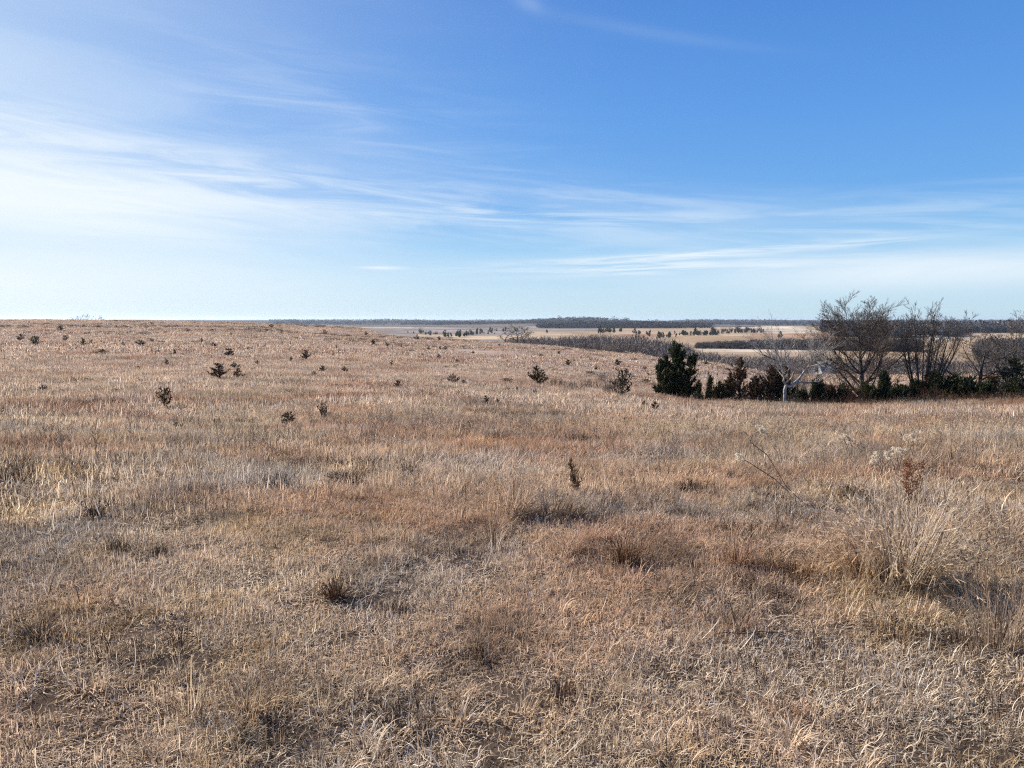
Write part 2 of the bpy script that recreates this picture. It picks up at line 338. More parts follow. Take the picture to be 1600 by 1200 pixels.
def scatter(name, protos, pts, rot, scl, idx, mat, label, cat='dry grass'):
    pc = D.collections.new(name+'_kinds')
    for k, (V, Fc, A) in enumerate(protos):
        pc.objects.link(D.objects.new('%s_kind_%02d' % (name, k), mesh_np(name, V, Fc, [mat], {'rnd': A})))
    me = D.meshes.new(name); n = len(pts); me.vertices.add(n); me.vertices.foreach_set('co', np.asarray(pts, np.float32).ravel())
    for a, ty, key, val in (('rot', 'FLOAT_VECTOR', 'vector', rot), ('scl', 'FLOAT_VECTOR', 'vector', scl), ('idx', 'INT', 'value', idx)):
        at_ = me.attributes.new(a, ty, 'POINT'); at_.data.foreach_set(key, np.asarray(val, np.int32 if ty == 'INT' else np.float32).ravel())
    o = link(name, me); g = D.node_groups.new(name, 'GeometryNodeTree')
    g.interface.new_socket('Geometry', in_out='INPUT', socket_type='NodeSocketGeometry'); g.interface.new_socket('Geometry', in_out='OUTPUT', socket_type='NodeSocketGeometry')
    N = g.nodes; gi = N.new('NodeGroupInput'); go = N.new('NodeGroupOutput'); ip = N.new('GeometryNodeInstanceOnPoints'); ci = N.new('GeometryNodeCollectionInfo')
    ci.inputs['Collection'].default_value = pc; ci.inputs['Separate Children'].default_value = True; ci.inputs['Reset Children'].default_value = True
    ip.inputs['Pick Instance'].default_value = True
    g.links.new(gi.outputs[0], ip.inputs['Points']); g.links.new(ci.outputs[0], ip.inputs['Instance']); g.links.new(ip.outputs[0], go.inputs[0])
    for a, ty, s in (('rot', 'FLOAT_VECTOR', 'Rotation'), ('scl', 'FLOAT_VECTOR', 'Scale'), ('idx', 'INT', 'Instance Index')):
        na = N.new('GeometryNodeInputNamedAttribute'); na.data_type = ty; na.inputs['Name'].default_value = a
        g.links.new(na.outputs[0], ip.inputs[s])
    md = o.modifiers.new('scatter', 'NODES'); md.node_group = g
    tag(o, label, cat, kind='stuff'); return o
def tilt(x, y, e=.5):
    """euler that lays local z along the slope, keeping a random heading"""
    dx = (T(x+e, y)-T(x-e, y))/(2*e); dy = (T(x, y+e)-T(x, y-e))/(2*e); h = R.uniform(0, 2*np.pi, len(x))
    # small slopes: rotate world x by dy, world y by -dx after heading
    return h, dx, dy
def eulers(x, y, e=.5):
    h, dx, dy = tilt(x, y, e); out = np.zeros((len(x), 3))
    c, s = np.cos(h), np.sin(h)       # world tilt expressed in the headed frame (small angles)
    out[:, 0] = dy*c-dx*s; out[:, 1] = -(dx*c+dy*s); out[:, 2] = h; return out
def wedge(r0, r1, n, amax=math.radians(41)):
    r = np.sqrt(R.uniform(r0*r0, r1*r1, n)); a = R.uniform(-amax, amax, n); return r*np.sin(a), r*np.cos(a), r
def bunch_of(name, protos, x, y, s, mat, label, e=.3, sz=None):
    z = T(x, y); rot = eulers(x, y, e); n = len(x); sc = np.stack([s, s, s if sz is None else sz], -1)
    return scatter(name, protos, np.stack([x, y, z], -1), rot, sc, R.integers(0, len(protos), n), mat, label)
HID = np.interp
def keep_mask(x, y):                       # the slope just past each crest is out of sight
    r = np.hypot(x, y); a = np.arctan2(x, y); return r < np.interp(a, azk, [470, 470, 460, 440, 405, 290, 262, 225, 195, 185, 185, 185, 185])
def build_grass(q=1.0):
    # short matted grass, finest near the camera
    P0 = [join_np([patch(330, .30, .050, .0034, .60, 100+k, 11, .020, 5), patch(230, .30, .050, .0036, .10, 150+k, 9, .06, 4)]) for k in range(10)]
    x, y, r = wedge(1.7, 8.5, int(2100*q)); s = R.uniform(.8, 1.25, len(x))
    bunch_of('matted_grass', P0, x, y, s, M['grass'], 'dry matted grass carpeting the ground nearest the viewer', .12)
    P1 = [patch(950, 1.1, .095, .0070, .48, 200+k, 34, .07, 3) for k in range(8)]
    x, y, r = wedge(7, 30, int(2000*q)); s = R.uniform(.85, 1.3, len(x))
    bunch_of('pasture_grass', P1, x, y, s, M['grass'], 'tan dry pasture grass in the middle of the field', .6)
    P2 = [patch(900, 3.2, .17, .021, .62, 300+k, 46, .14, 2) for k in range(8)]
    x, y, r = wedge(26, 120, int(4200*q)); k = keep_mask(x, y); x, y = x[k], y[k]; s = R.uniform(.85, 1.3, len(x))
    bunch_of('hillside_grass', P2, x, y, s, M['far_grass'], 'tan dry grass on the rolling slope past the near rise', 1.5)
    P3 = [patch(800, 9, .28, .09, .5, 400+k, 60, .4, 2) for k in range(6)]
    x, y, r = wedge(105, 460, int(5200*q)); k = keep_mask(x, y); x, y = x[k], y[k]; s = R.uniform(.8, 1.25, len(x))
    bunch_of('ridge_grass', P3, x, y, s, M['far_grass'], 'pinkish brown dry grass on the far hillside below the skyline', 4)
    # standing bunches, gathered by patches
    PT = [tuft(60, .035, .22, .0034, 500+k, .55, -1.2, .15, 4, 30) for k in range(8)]
    x, y, r = wedge(2.0, 16, int(2300*q)); d = fbm(x/2.6, y/2.6, 71, 3)+.10*sstep(0, 6, x)+.05*sstep(7, 11, r); k = d > .53; x, y, r = x[k], y[k], r[k]
    s = R.uniform(.4, 1.0, len(x))*(.8+.4*sstep(.53, .7, d[k]))*np.where(r < 5, .6, 1.)
    bunch_of('standing_grass', PT, x, y, s, M['tall'], 'upright tufts of dry grass standing above the matted pasture', .3)
    PK = [tuft(64, .03, .115, .0042, 520+k, 1.0, -1.6, .02, 4, 0) for k in range(8)]
    x, y, r = wedge(1.9, 15, int(5200*q)); d = fbm(x/.9, y/.9, 75, 3); k = d > .47; x, y = x[k], y[k]
    bunch_of('low_tussocks', PK, x, y, R.uniform(.5, 1.35, len(x)), M['grass'], 'low curled tussocks roughening the near pasture', .2)
    PK2 = [tuft(60, .08, .20, .010, 530+k, 1.0, -1.4, .05, 3, 0) for k in range(6)]
    x, y, r = wedge(13, 60, int(9000*q)); d = fbm(x/2.5, y/2.5, 76, 3); k = (d > .5) & keep_mask(x, y); x, y = x[k], y[k]
    bunch_of('mid_tussocks', PK2, x, y, R.uniform(.5, 1.3, len(x)), M['grass'], 'low tussocks roughening the middle of the pasture', .4)
    PM = [tuft(60, .08, .29, .009, 540+k, .55, -1.0, .15, 3, 24, 1.6) for k in range(8)]
    x, y, r = wedge(13, 75, int(15000*q)); d = fbm(x/6, y/6, 73, 3)+.05*sstep(0, 10, x); k = (d > .5) & keep_mask(x, y); x, y, d = x[k], y[k], d[k]
    s = R.uniform(.5, 1.15, len(x))*(.8+.4*sstep(.5, .7, d))
    bunch_of('bunchgrass', PM, x, y, s, M['tall'], 'taller russet and straw bunchgrass scattered through the middle field', .4)
    x, y = [q[:0] for q in (x, y)]; uu = R.uniform(1000, 1680, 1500); aa = np.arctan2(uu-800, F); r = R.uniform(50, 60, 1500); x, y = r*np.sin(aa), r*np.cos(aa)
    bunch_of('hedgerow_grass', [tuft(50, .12, .50, .012, 560+k, .4, -.8, .15, 3, 20, 1.6) for k in range(6)], x, y, R.uniform(.4, 1.15, 1500), M['tall'], 'ragged taller grass along the foot of the cedar hedgerow', .4)
    uu = R.uniform(1060, 1680, 800); aa = np.arctan2(uu-800, F); r = R.uniform(54, 61, 800); x, y = r*np.sin(aa), r*np.cos(aa)
    bunch_of('hedgerow_weeds', [weed(570+k, .8, 14) for k in range(6)]+[tuft(50, .15, .7, .014, 575+k, .5, -.6, .1, 3, 20, 1.6) for k in range(3)], x, y, R.uniform(.4, 1.3, 800), M['dark'], 'brown weed stems standing against the foot of the hedgerow', .4)
    PD = [tuft(46, .05, .22, .0035, 580+k, .5, -1.3, .1, 4, 0) for k in range(5)]
    x, y, r = wedge(2.0, 22, int(3200*q)); d = fbm(x/1.7+40, y/1.7, 77, 3); k = d > .60; x, y = x[k], y[k]
    bunch_of('dark_weeds', PD, x, y, R.uniform(.5, 1.1, len(x)), M['dark'], 'low dark brown weeds growing between the dry grass', .3)
    PN = [tuft(60, .12, .26, .011, 590+k, .6, -1.0, .1, 3, 0) for k in range(5)]
    x, y, r = wedge(14, 70, int(9000*q)); d = fbm(x/4+40, y/4, 78, 3); k = (d > .60) & keep_mask(x, y); x, y = x[k], y[k]
    bunch_of('brown_weeds', PN, x, y, R.uniform(.5, 1.2, len(x)), M['dark'], 'brown weed clumps dappling the middle of the pasture', .4)
    PW = [weed(600+k, .45) for k in range(7)]
    x, y, r = wedge(2.3, 26, int(2600*q)); d = fbm(x/3.5+9, y/3.5, 79, 3); k = d > .52; x, y, r = x[k], y[k], r[k]
    s = R.uniform(.35, 1.0, len(x))*np.where(r < 4.5, .75, 1.)
    bunch_of('weed_stalks', PW, x, y, s, M['grey'], 'thin grey stalks of dead weeds poking out of the grass', .3)
    PS = [tuft(60, .35, .5, .045, 640+k, .5, -.8, .1, 2, 0) for k in range(5)]
    x, y, r = wedge(40, 440, int(14000*q)); d = fbm(x/22+5, y/14, 83, 4); k = (d > .54) & keep_mask(x, y); x, y, r = x[k], y[k], r[k]
    s = R.uniform(.4, 1.1, len(x))*(.55+.9*sstep(60, 300, r))
    bunch_of('hillside_weeds', PS, x, y, s, M['dark'], 'scattered brown weed clumps dappling the far hillside', .8)
build_grass()
# ------------------------------------------------------------------ cedars
def slivers(P, Dr, L, W, r):
    n = len(P); Dn = Dr/(np.linalg.norm(Dr, axis=1)[:, None]+1e-9); s = np.cross(Dn, r.normal(0, 1, (n, 3))); s /= np.linalg.norm(s, axis=1)[:, None]+1e-9
    L = np.asarray(L)[:, None]; W = np.asarray(W)[:, None]; mid = P+Dn*L*.4
    V = np.stack([P, mid+s*W*.5, P+Dn*L, mid-s*W*.5], 1).reshape(-1, 3); return V, np.arange(n*4).reshape(-1, 4), np.repeat(r.uniform(0, 1, n), 4)
def cedar(H, Rr, seed, nbr, nsl, sl, up=.9, spiky=.05, low=.04, pw=.8, lean=(0, 0), wide=.28, var=.32):
    """trunk tubes and foliage of a juniper-like evergreen: upswept branches thick with scaly sprays"""
    r = np.random.default_rng(seed); S = []; h = H*(low+(1-low)*r.random(nbr)**1.15*.93); az = r.uniform(0, 2*np.pi, nbr)
    sect = 1+.28*np.sin(az*2+r.uniform(0, 6))+.18*np.sin(az*3+r.uniform(0, 6))
    t = h/H; L = Rr*(np.maximum(1-t, 0)**pw*.95+.10)*r.uniform(.875-var, .875+var, nbr)*sect
    ld = np.array([lean[0], lean[1], 0.])
    n = 9
    for k in range(n):
        a, b = k/n, (k+1)/n; S.append([*(ld*a*H), *(ld*b*H)]); S[-1][2] = a*H-.05; S[-1][5] = b*H; S[-1] += [H*.022*(1-a)+.004, H*.022*(1-b)+.003]
    B0 = ld*h[:, None]; B0[:, 2] = h; u = up*r.uniform(.6, 1.35, nbr)
    d = np.stack([np.cos(az), np.sin(az), u], -1); d /= np.linalg.norm(d, axis=1)[:, None]
    d2 = np.stack([np.cos(az), np.sin(az), u*1.6+.1], -1); d2 /= np.linalg.norm(d2, axis=1)[:, None]
    for i in range(nbr):
        m_ = B0[i]+d[i]*L[i]*.5; e = m_+d2[i]*L[i]*.5; rb = .005*H*(L[i]/Rr)+.002
        S.append([*B0[i], *m_, rb, rb*.6]); S.append([*m_, *e, rb*.6, rb*.2])
    k = r.choice(nbr, nsl, p=L/L.sum()); s = r.random(nsl)**.75; m_ = B0+d*L[:, None]*.5; e = m_+d2*L[:, None]*.5
    P = np.where((s < .5)[:, None], B0[k]+(m_-B0)[k]*(s*2)[:, None], m_[k]+(e-m_)[k]*((s-.5)*2)[:, None])
    P = P+r.normal(0, 1, (nsl, 3))*spiky*H*(1.05-s)[:, None]
    Dr = d2[k]+r.normal(0, .5, (nsl, 3))
    nt = nsl//25; P[:nt] = ld*H+np.array([0, 0, 1.])*(H*(1-r.random(nt)**1.5*.3))[:, None]+r.normal(0, .012*H, (nt, 3)); Dr[:nt] = r.normal(0, .35, (nt, 3))+np.array([0, 0, 1])
    P[:, 2] = np.maximum(P[:, 2], .02*H)
    V, Fc, A = slivers(P, Dr, sl*r.uniform(.6, 1.3, nsl), sl*wide*r.uniform(.6, 1.3, nsl), r)
    return tubes(S, 5), (V, Fc, A)
def mk(name, data, mat, smooth=False):
    V, Fc, A = data; return mesh_np(name, V, Fc, [mat], {'rnd': A}, smooth)
def thing(name, label, cat, loc, group=None, rz=0, scl=None):
    o = link(name, None, None, loc, (0, 0, rz), scl); tag(o, label, cat, group); return o
def topH(u, r, vtop):
    x, y, z = at(u, r); return zat(u, vtop, r)-z
def hedge_cedar(u, r, vtop, Rpx, seed, label, mat='cedar', n=4080, sl=.26, nbr=120, group=None, **kw):
    x, y, z = at(u, r); H = topH(u, r, vtop); Rr = Rpx/F*r
    tr, cr = cedar(H, Rr, seed, nbr, n, sl, **kw); o = thing('cedar_tree', label, 'cedar', (x, y, z), group)
    link('trunk', mk('cedar_trunk', tr, M['bark']), o); link('crown', mk('cedar_crown', cr, M[mat]), o); return o
G1 = 'dark cedars along the hedgerow'
hedge_cedar(1056, 58, 545, 34, 11, 'largest dark green cedar at the open end of the hedgerow, dense and many topped', n=7480, sl=.40, nbr=46, pw=.70, spiky=.022, low=.02, up=1.3, wide=.2, var=.68, group=G1)
hedge_cedar(1071, 57.2, 556, 22, 12, 'dark green cedar top leaning out of the right flank of the largest cedar', n=2448, nbr=34, pw=.7, spiky=.026, sl=.36, wide=.2, up=1.1, var=.5, lean=(.20, 0), group=G1)
hedge_cedar(1040, 57.5, 566, 22, 13, 'dark green cedar filling the open outer flank of the largest cedar', n=2176, nbr=34, pw=.7, spiky=.026, sl=.36, wide=.2, up=1.1, var=.5, lean=(-.12, 0), group=G1)
hedge_cedar(1094, 60, 596, 11, 14, 'small slim dark cedar just past the largest cedar', n=1496, sl=.2, nbr=70, pw=.8, group=G1)
hedge_cedar(1112, 60.5, 588, 13, 15, 'slim pointed dark cedar between the largest cedar and the bronzed cedars', n=2040, sl=.2, nbr=80, group=G1)
hedge_cedar(1127, 61, 598, 14, 16, 'low dark cedar at the foot of the taller bronzed cedar', n=2040, sl=.22, nbr=80, group=G1)
hedge_cedar(1143, 61.5, 586, 18, 17, 'bushy bronze cedar leaning against the tallest bronzed cedar', mat='cedar_brown', n=2856, nbr=80, spiky=.028, group=G1)
hedge_cedar(1159, 61, 561, 30, 18, 'tallest bronzed cedar with bare upswept branches and a sharp leader', mat='cedar_brown', n=4420, sl=.2, nbr=80, spiky=.014, up=1.0, pw=.75, group=G1)
hedge_cedar(1183, 62, 590, 20, 19, 'low bronze cedar between the two tall bronzed cedars', mat='cedar_brown', n=2720, nbr=80, spiky=.025, group=G1)
hedge_cedar(1208, 61.5, 572, 30, 20, 'broad bronzed cedar directly behind the bleached dead tree', mat='cedar_brown', n=5100, sl=.22, nbr=110, spiky=.018, up=1.0, pw=.55, group=G1)
hedge_cedar(1224, 62, 592, 22, 21, 'dark cedar against the trunk of the bleached dead tree', n=2856, nbr=90, pw=.5, group=G1)
hedge_cedar(1258, 63, 614, 20, 22, 'low dark cedar to the right of the bleached trunk', n=2380, nbr=80, pw=.5, group=G1)
hedge_cedar(1281, 62, 590, 17, 23, 'narrow dark cedar standing under the farmhouse gable', n=2856, nbr=90, spiky=.03, pw=.8, group=G1)
hedge_cedar(1300, 63, 606, 24, 24, 'wide low cedar at the near side of the tallest bare tree', mat='cedar_brown', n=3264, nbr=90, pw=.5, group=G1)
hedge_cedar(1325, 63, 612, 24, 25, 'dark cedar brush under the hanging limbs of the tallest bare tree', n=3536, nbr=90, pw=.4, group=G1)
hedge_cedar(1361, 62, 607, 22, 26, 'dark cedar wrapped around the trunk of the tallest bare tree', n=3536, nbr=90, pw=.4, group=G1)
hedge_cedar(1386, 62.5, 584, 19, 27, 'pointed dark cedar between the tallest bare tree and the vase shaped tree', n=4080, nbr=110, pw=.7, group=G1)
hedge_cedar(1411, 62, 613, 24, 28, 'low black green cedar at the foot of the vase shaped bare tree', n=3536, nbr=90, pw=.4, group=G1)
hedge_cedar(1438, 62.5, 600, 22, 29, 'low dark cedar covering the base of the vase shaped stems', n=3400, nbr=90, pw=.5, group=G1)
hedge_cedar(1461, 63, 585, 19, 30, 'reddish tipped cedar just right of the vase shaped tree', mat='cedar_brown', n=3400, nbr=100, pw=.6, group=G1)
hedge_cedar(1487, 62, 593, 26, 31, 'wide dark cedar between the vase shaped tree and the spreading tree', n=4420, nbr=110, pw=.4, group=G1)
hedge_cedar(1512, 62.5, 600, 24, 32, 'dark cedar tucked under the spreading bare tree', n=3808, nbr=100, pw=.4, group=G1)
hedge_cedar(1537, 61.5, 604, 24, 33, 'low cedar hiding the trunk foot of the spreading bare tree', n=3808, nbr=100, pw=.4, group=G1)
hedge_cedar(1560, 62.5, 592, 22, 34, 'bronzed cedar between the spreading tree and the tall end cedar', mat='cedar_brown', n=3400, nbr=100, pw=.5, group=G1)
hedge_cedar(1589, 65, 564, 30, 35, 'tall dark cedar rising at the right end of the hedgerow', n=5440, nbr=140, pw=.7, group=G1)
hedge_cedar(1607, 61, 604, 28, 36, 'low dark cedar cut by the right edge of the view', n=3536, nbr=100, pw=.4, group=G1)
hedge_cedar(1650, 62, 590, 34, 37, 'dark cedar past the right edge of the view', n=3536, nbr=100, pw=.5, group=G1)

# ------------------------------------------------------------------ bare trees
def rotv(d, ang, phi):
    d = d/np.linalg.norm(d); a = np.cross(d, [0, 0, 1.] if abs(d[2]) < .95 else [1., 0, 0]); a /= np.linalg.norm(a); b = np.cross(d, a)
    return d*math.cos(ang)+(a*math.cos(phi)+b*math.sin(phi))*math.sin(ang)
def grow(S, p, d, L, rad, lvl, cfg, r):
    c = cfg[lvl]; n = c['n']; nch = c.get('ch', 0); t0 = c.get('t0', .2); ph = r.uniform(0, 6.28); acc = 0.
    for k in range(n):
        a, b = k/n, (k+1)/n; dn = d/np.linalg.norm(d); q = p+dn*L/n; ra = rad*(1-a*c.get('tap', .8)); rb = rad*(1-b*c.get('tap', .8))
        S.append([*p, *q, ra, rb, lvl])
        if b > t0 and nch:
            acc += nch/(n*(1-t0))
            while acc >= 1 or (k == n-1 and acc > .3):
                acc -= 1; ph += 2.4; s = r.random(); pp = p+(q-p)*s; tt = a+(b-a)*s
                l = L*c['ratio']*r.uniform(.65, 1.2)*(1-tt*c.get('fall', .5)) if 'Lch' not in c else c['Lch']*r.uniform(.7, 1.15)*(1-max(0, tt-t0)*c.get('fall', .5))
                dd = rotv(d, r.uniform(*c['ang']), ph+r.normal(0, .4)); dd = dd/np.linalg.norm(dd)
                grow(S, pp, dd, l, max((ra+(rb-ra)*s)*c.get('rr', .5)*r.uniform(.7, 1.1), c.get('rmin', .008)), lvl+1, cfg, r)
        p = q; d = dn+r.normal(0, c.get('wob', .1), 3)+np.array([0, 0, c.get('trop', .04)])
def fit(S, H, W):
    S = np.array(S); S[:, [2, 5]] *= H/np.percentile(S[:, 5], 98.7)
    c = S[S[:, 8] >= 2]; lo, hi = np.percentile(c[:, 3], [1.5, 98.5]); S[:, [0, 1, 3, 4]] *= W/(hi-lo); return S
def bare_meshes(S, split=2):
    S = np.array(S); big = S[S[:, 8] < split]; sm = S[S[:, 8] >= split]; return tubes(big[:, :8], 6), tubes(sm[:, :8], 3)
def bare_tree(name, label, u, r_, S, mats=('bark', 'twig'), split=2, group=None, cat='bare tree', loc=None):
    x, y, z = loc or at(u, r_, .15); o = thing(name, label, cat, (x, y, z), group); a, b = bare_meshes(S, split)
    link('trunk', mk('bare_trunk', a, M[mats[0]], True), o); link('crown', mk('bare_crown', b, M[mats[1]]), o); return o
TW = [dict(n=3, ch=4, t0=.25, ratio=.75, ang=(.3, .6), wob=.08, trop=.07, rr=.7, rmin=.009), dict(n=2, wob=.08, trop=.06)]
def S0(): return []
G2 = 'bare trees along the hedgerow'
r = np.random.default_rng(41); H = topH(1352, 66, 468); S = []
cfg = [dict(n=12, ch=24, t0=.24, Lch=H*.66, ang=(.5, 1.05), wob=.05, trop=.16, rr=.52, fall=.62, tap=.9),
       dict(n=8, ch=9, t0=.22, ratio=.46, ang=(.4, .85), wob=.10, trop=.085, rr=.55, fall=.4),
       dict(n=5, ch=8, t0=.12, ratio=.62, ang=(.3, .7), wob=.08, trop=.10, rr=.6, fall=.3, rmin=.011)]+TW
grow(S, np.array([0, 0, 0.]), np.array([.02, 0, 1.]), H*.90, .27, 0, cfg, r)
bare_tree('bare_tree', 'tallest bare tree, rounded fan of fine branches on one thick trunk', 1352, 66, fit(S, H, 130/F*66), group=G2)
def vase(seed, H, stems, spread, rad, Lf=(.75, 1.0)):
    r = np.random.default_rng(seed); S = []
    cfg = [dict(n=9, ch=10, t0=.42, Lch=H*.24, ang=(.25, .6), wob=.045, trop=.06, rr=.5, fall=.5, tap=.85),
           dict(n=5, ch=6, t0=.2, ratio=.5, ang=(.25, .6), wob=.08, trop=.10, rr=.6, rmin=.011), dict(n=3, ch=4, t0=.2, ratio=.8, ang=(.2, .45), wob=.08, trop=.08, rr=.7, rmin=.009), dict(n=2, wob=.08)]
    for k in range(stems):
        a = k/stems*6.28+r.normal(0, .3); sp = spread*r.uniform(.35, 1.0)
        d = np.array([math.cos(a)*sp+.10, math.sin(a)*sp, 1.]); grow(S, np.array([math.cos(a)*.12, math.sin(a)*.12, 0]), d, H*r.uniform(*Lf)/max(.8, d[2]/np.linalg.norm(d)), rad*r.uniform(.7, 1.1), 0, cfg, r)
    return S
H = topH(1432, 64, 474)
bare_tree('bare_tree', 'vase shaped bare tree of many straight slender stems from one base', 1446, 64, fit(vase(43, H, 13, .42, .10), H, 92/F*64), split=1, group=G2)
r = np.random.default_rng(47); H = topH(1534, 68, 512); S = []
cfg = [dict(n=8, ch=10, t0=.30, Lch=H*.66, ang=(.7, 1.2), wob=.07, trop=.05, rr=.62, fall=.5, tap=.85),
       dict(n=8, ch=9, t0=.2, ratio=.45, ang=(.4, .9), wob=.13, trop=.07, rr=.55, fall=.4),
       dict(n=5, ch=6, t0=.12, ratio=.50, ang=(.35, .8), wob=.12, trop=.08, rr=.6, rmin=.010)]+TW
grow(S, np.array([0, 0, 0.]), np.array([-.04, 0, 1.]), H*.82, .24, 0, cfg, r)
bare_tree('bare_tree', 'low spreading bare tree with long arching limbs near the right end', 1534, 68, fit(S, H, 112/F*68), group=G2)
r = np.random.default_rng(53); H = topH(1592, 72, 524); S = []
grow(S, np.array([0, 0, 0.]), np.array([.02, 0, 1.]), H*.85, .16, 0, cfg, r)
bare_tree('bare_tree', 'bare tree half out of view behind the tall end cedar', 1600, 72, S, group=G2)
# brush under and behind the hedgerow
def brush(seed, H, W, n=26, mat='twig', rad=.012):
    r = np.random.default_rng(seed); S = []
    cfg = [dict(n=5, ch=7, t0=.25, ratio=.42, ang=(.3, .8), wob=.09, trop=.05, rr=.6, rmin=.007), dict(n=3, ch=4, t0=.15, ratio=.5, ang=(.3, .8), wob=.1, trop=.05, rr=.7, rmin=.006), dict(n=2)]
    for k in range(n):
        a = r.uniform(0, 6.28); s = r.uniform(.1, .8); grow(S, np.array([r.normal(0, W*.22), r.normal(0, W*.22), 0]), np.array([math.cos(a)*s, math.sin(a)*s, 1.]), H*r.uniform(.5, 1.), rad, 0, cfg, r)
    return tubes(np.array(S)[:, :8], 3)
def shrub(u, r_, vtop, wpx, seed, label, mat, n=26, rad=.012, group='bare brush in the hedgerow', name='bare_shrub'):
    x, y, z = at(u, r_, .05); H = topH(u, r_, vtop); me = mk('brush', brush(seed, H, wpx/F*r_, n, mat, rad), M[mat]); o = link(name, me, None, (x, y, z)); tag(o, label, 'shrub', group); return o
shrub(1240, 95, 556, 60, 61, 'grey leafless thicket behind the limbs of the bleached tree', 'twig_pale', 60, .02)
shrub(1215, 98, 560, 50, 62, 'pale leafless thicket behind the broad bronzed cedar', 'twig_pale', 44, .02)
shrub(1256, 92, 572, 40, 63, 'twiggy grey thicket in front of the farmhouse', 'twig_pale', 34, .016)
shrub(1318, 70, 560, 60, 64, 'dark leafless thicket behind the hanging limbs of the tallest bare tree', 'twig', 30, .014)
shrub(1375, 72, 568, 50, 65, 'dark brushy thicket behind the pointed cedar', 'twig', 20, .014)
shrub(1475, 72, 560, 64, 66, 'brown thicket behind the wide dark cedar', 'twig', 46, .014)
shrub(1555, 73, 556, 60, 67, 'grey brown thicket behind the spreading bare tree', 'twig', 46, .014)
shrub(1593, 61.5, 588, 40, 68, 'pale grey twiggy shrub in front of the tall end cedar', 'twig_pale', 44, .012)
shrub(1332, 61.5, 600, 42, 69, 'reddish brown brush at the foot of the tallest bare tree', 'twig_red', 34, .012)
shrub(1452, 61.2, 602, 50, 70, 'reddish brown brush spilling from the vase shaped tree', 'twig_red', 40, .012)
shrub(1162, 53, 619, 22, 71, 'small reddish leafless bush in front of the tallest bronzed cedar', 'twig_red', 20, .009)
shrub(1236, 60, 612, 26, 72, 'grey sprouts around the foot of the bleached trunk', 'twig_pale', 18, .008)
shrub(952, 50.5, 588, 26, 73, 'grey leafless bush leaning on the round cedar in the hollow', 'twig_pale', 26, .010)

for u, v, h, w, sd, l, m_ in [(872, 604, 12, 34, 751, 'low twiggy brush just right of the upswept cedar', 'twig'), (898, 611, 13, 36, 752, 'grey tangle of brush in the dip left of the round cedar', 'twig_pale'), (925, 607, 12, 40, 753, 'widest low brush in the dip left of the round cedar', 'twig'), (940, 596, 12, 20, 754, 'short grey sprouts above the dip beside the round cedar', 'twig_pale'),
                            (1085, 585, 8, 16, 755, 'red brown brush on the ridge left of the bronzed cedars', 'twig_red'), (1118, 579, 7, 30, 756, 'thin line of red brown brush along the ridge top', 'twig_red')]:
    x, y, z, r_ = hit(u, v); o = link('bare_shrub', mk('brush', brush(sd, h/F*r_*1.2, w/F*r_, 22, 'twig', .02), M[m_]), None, (x, y, z)); tag(o, l, 'shrub', 'low brush on the far slope')
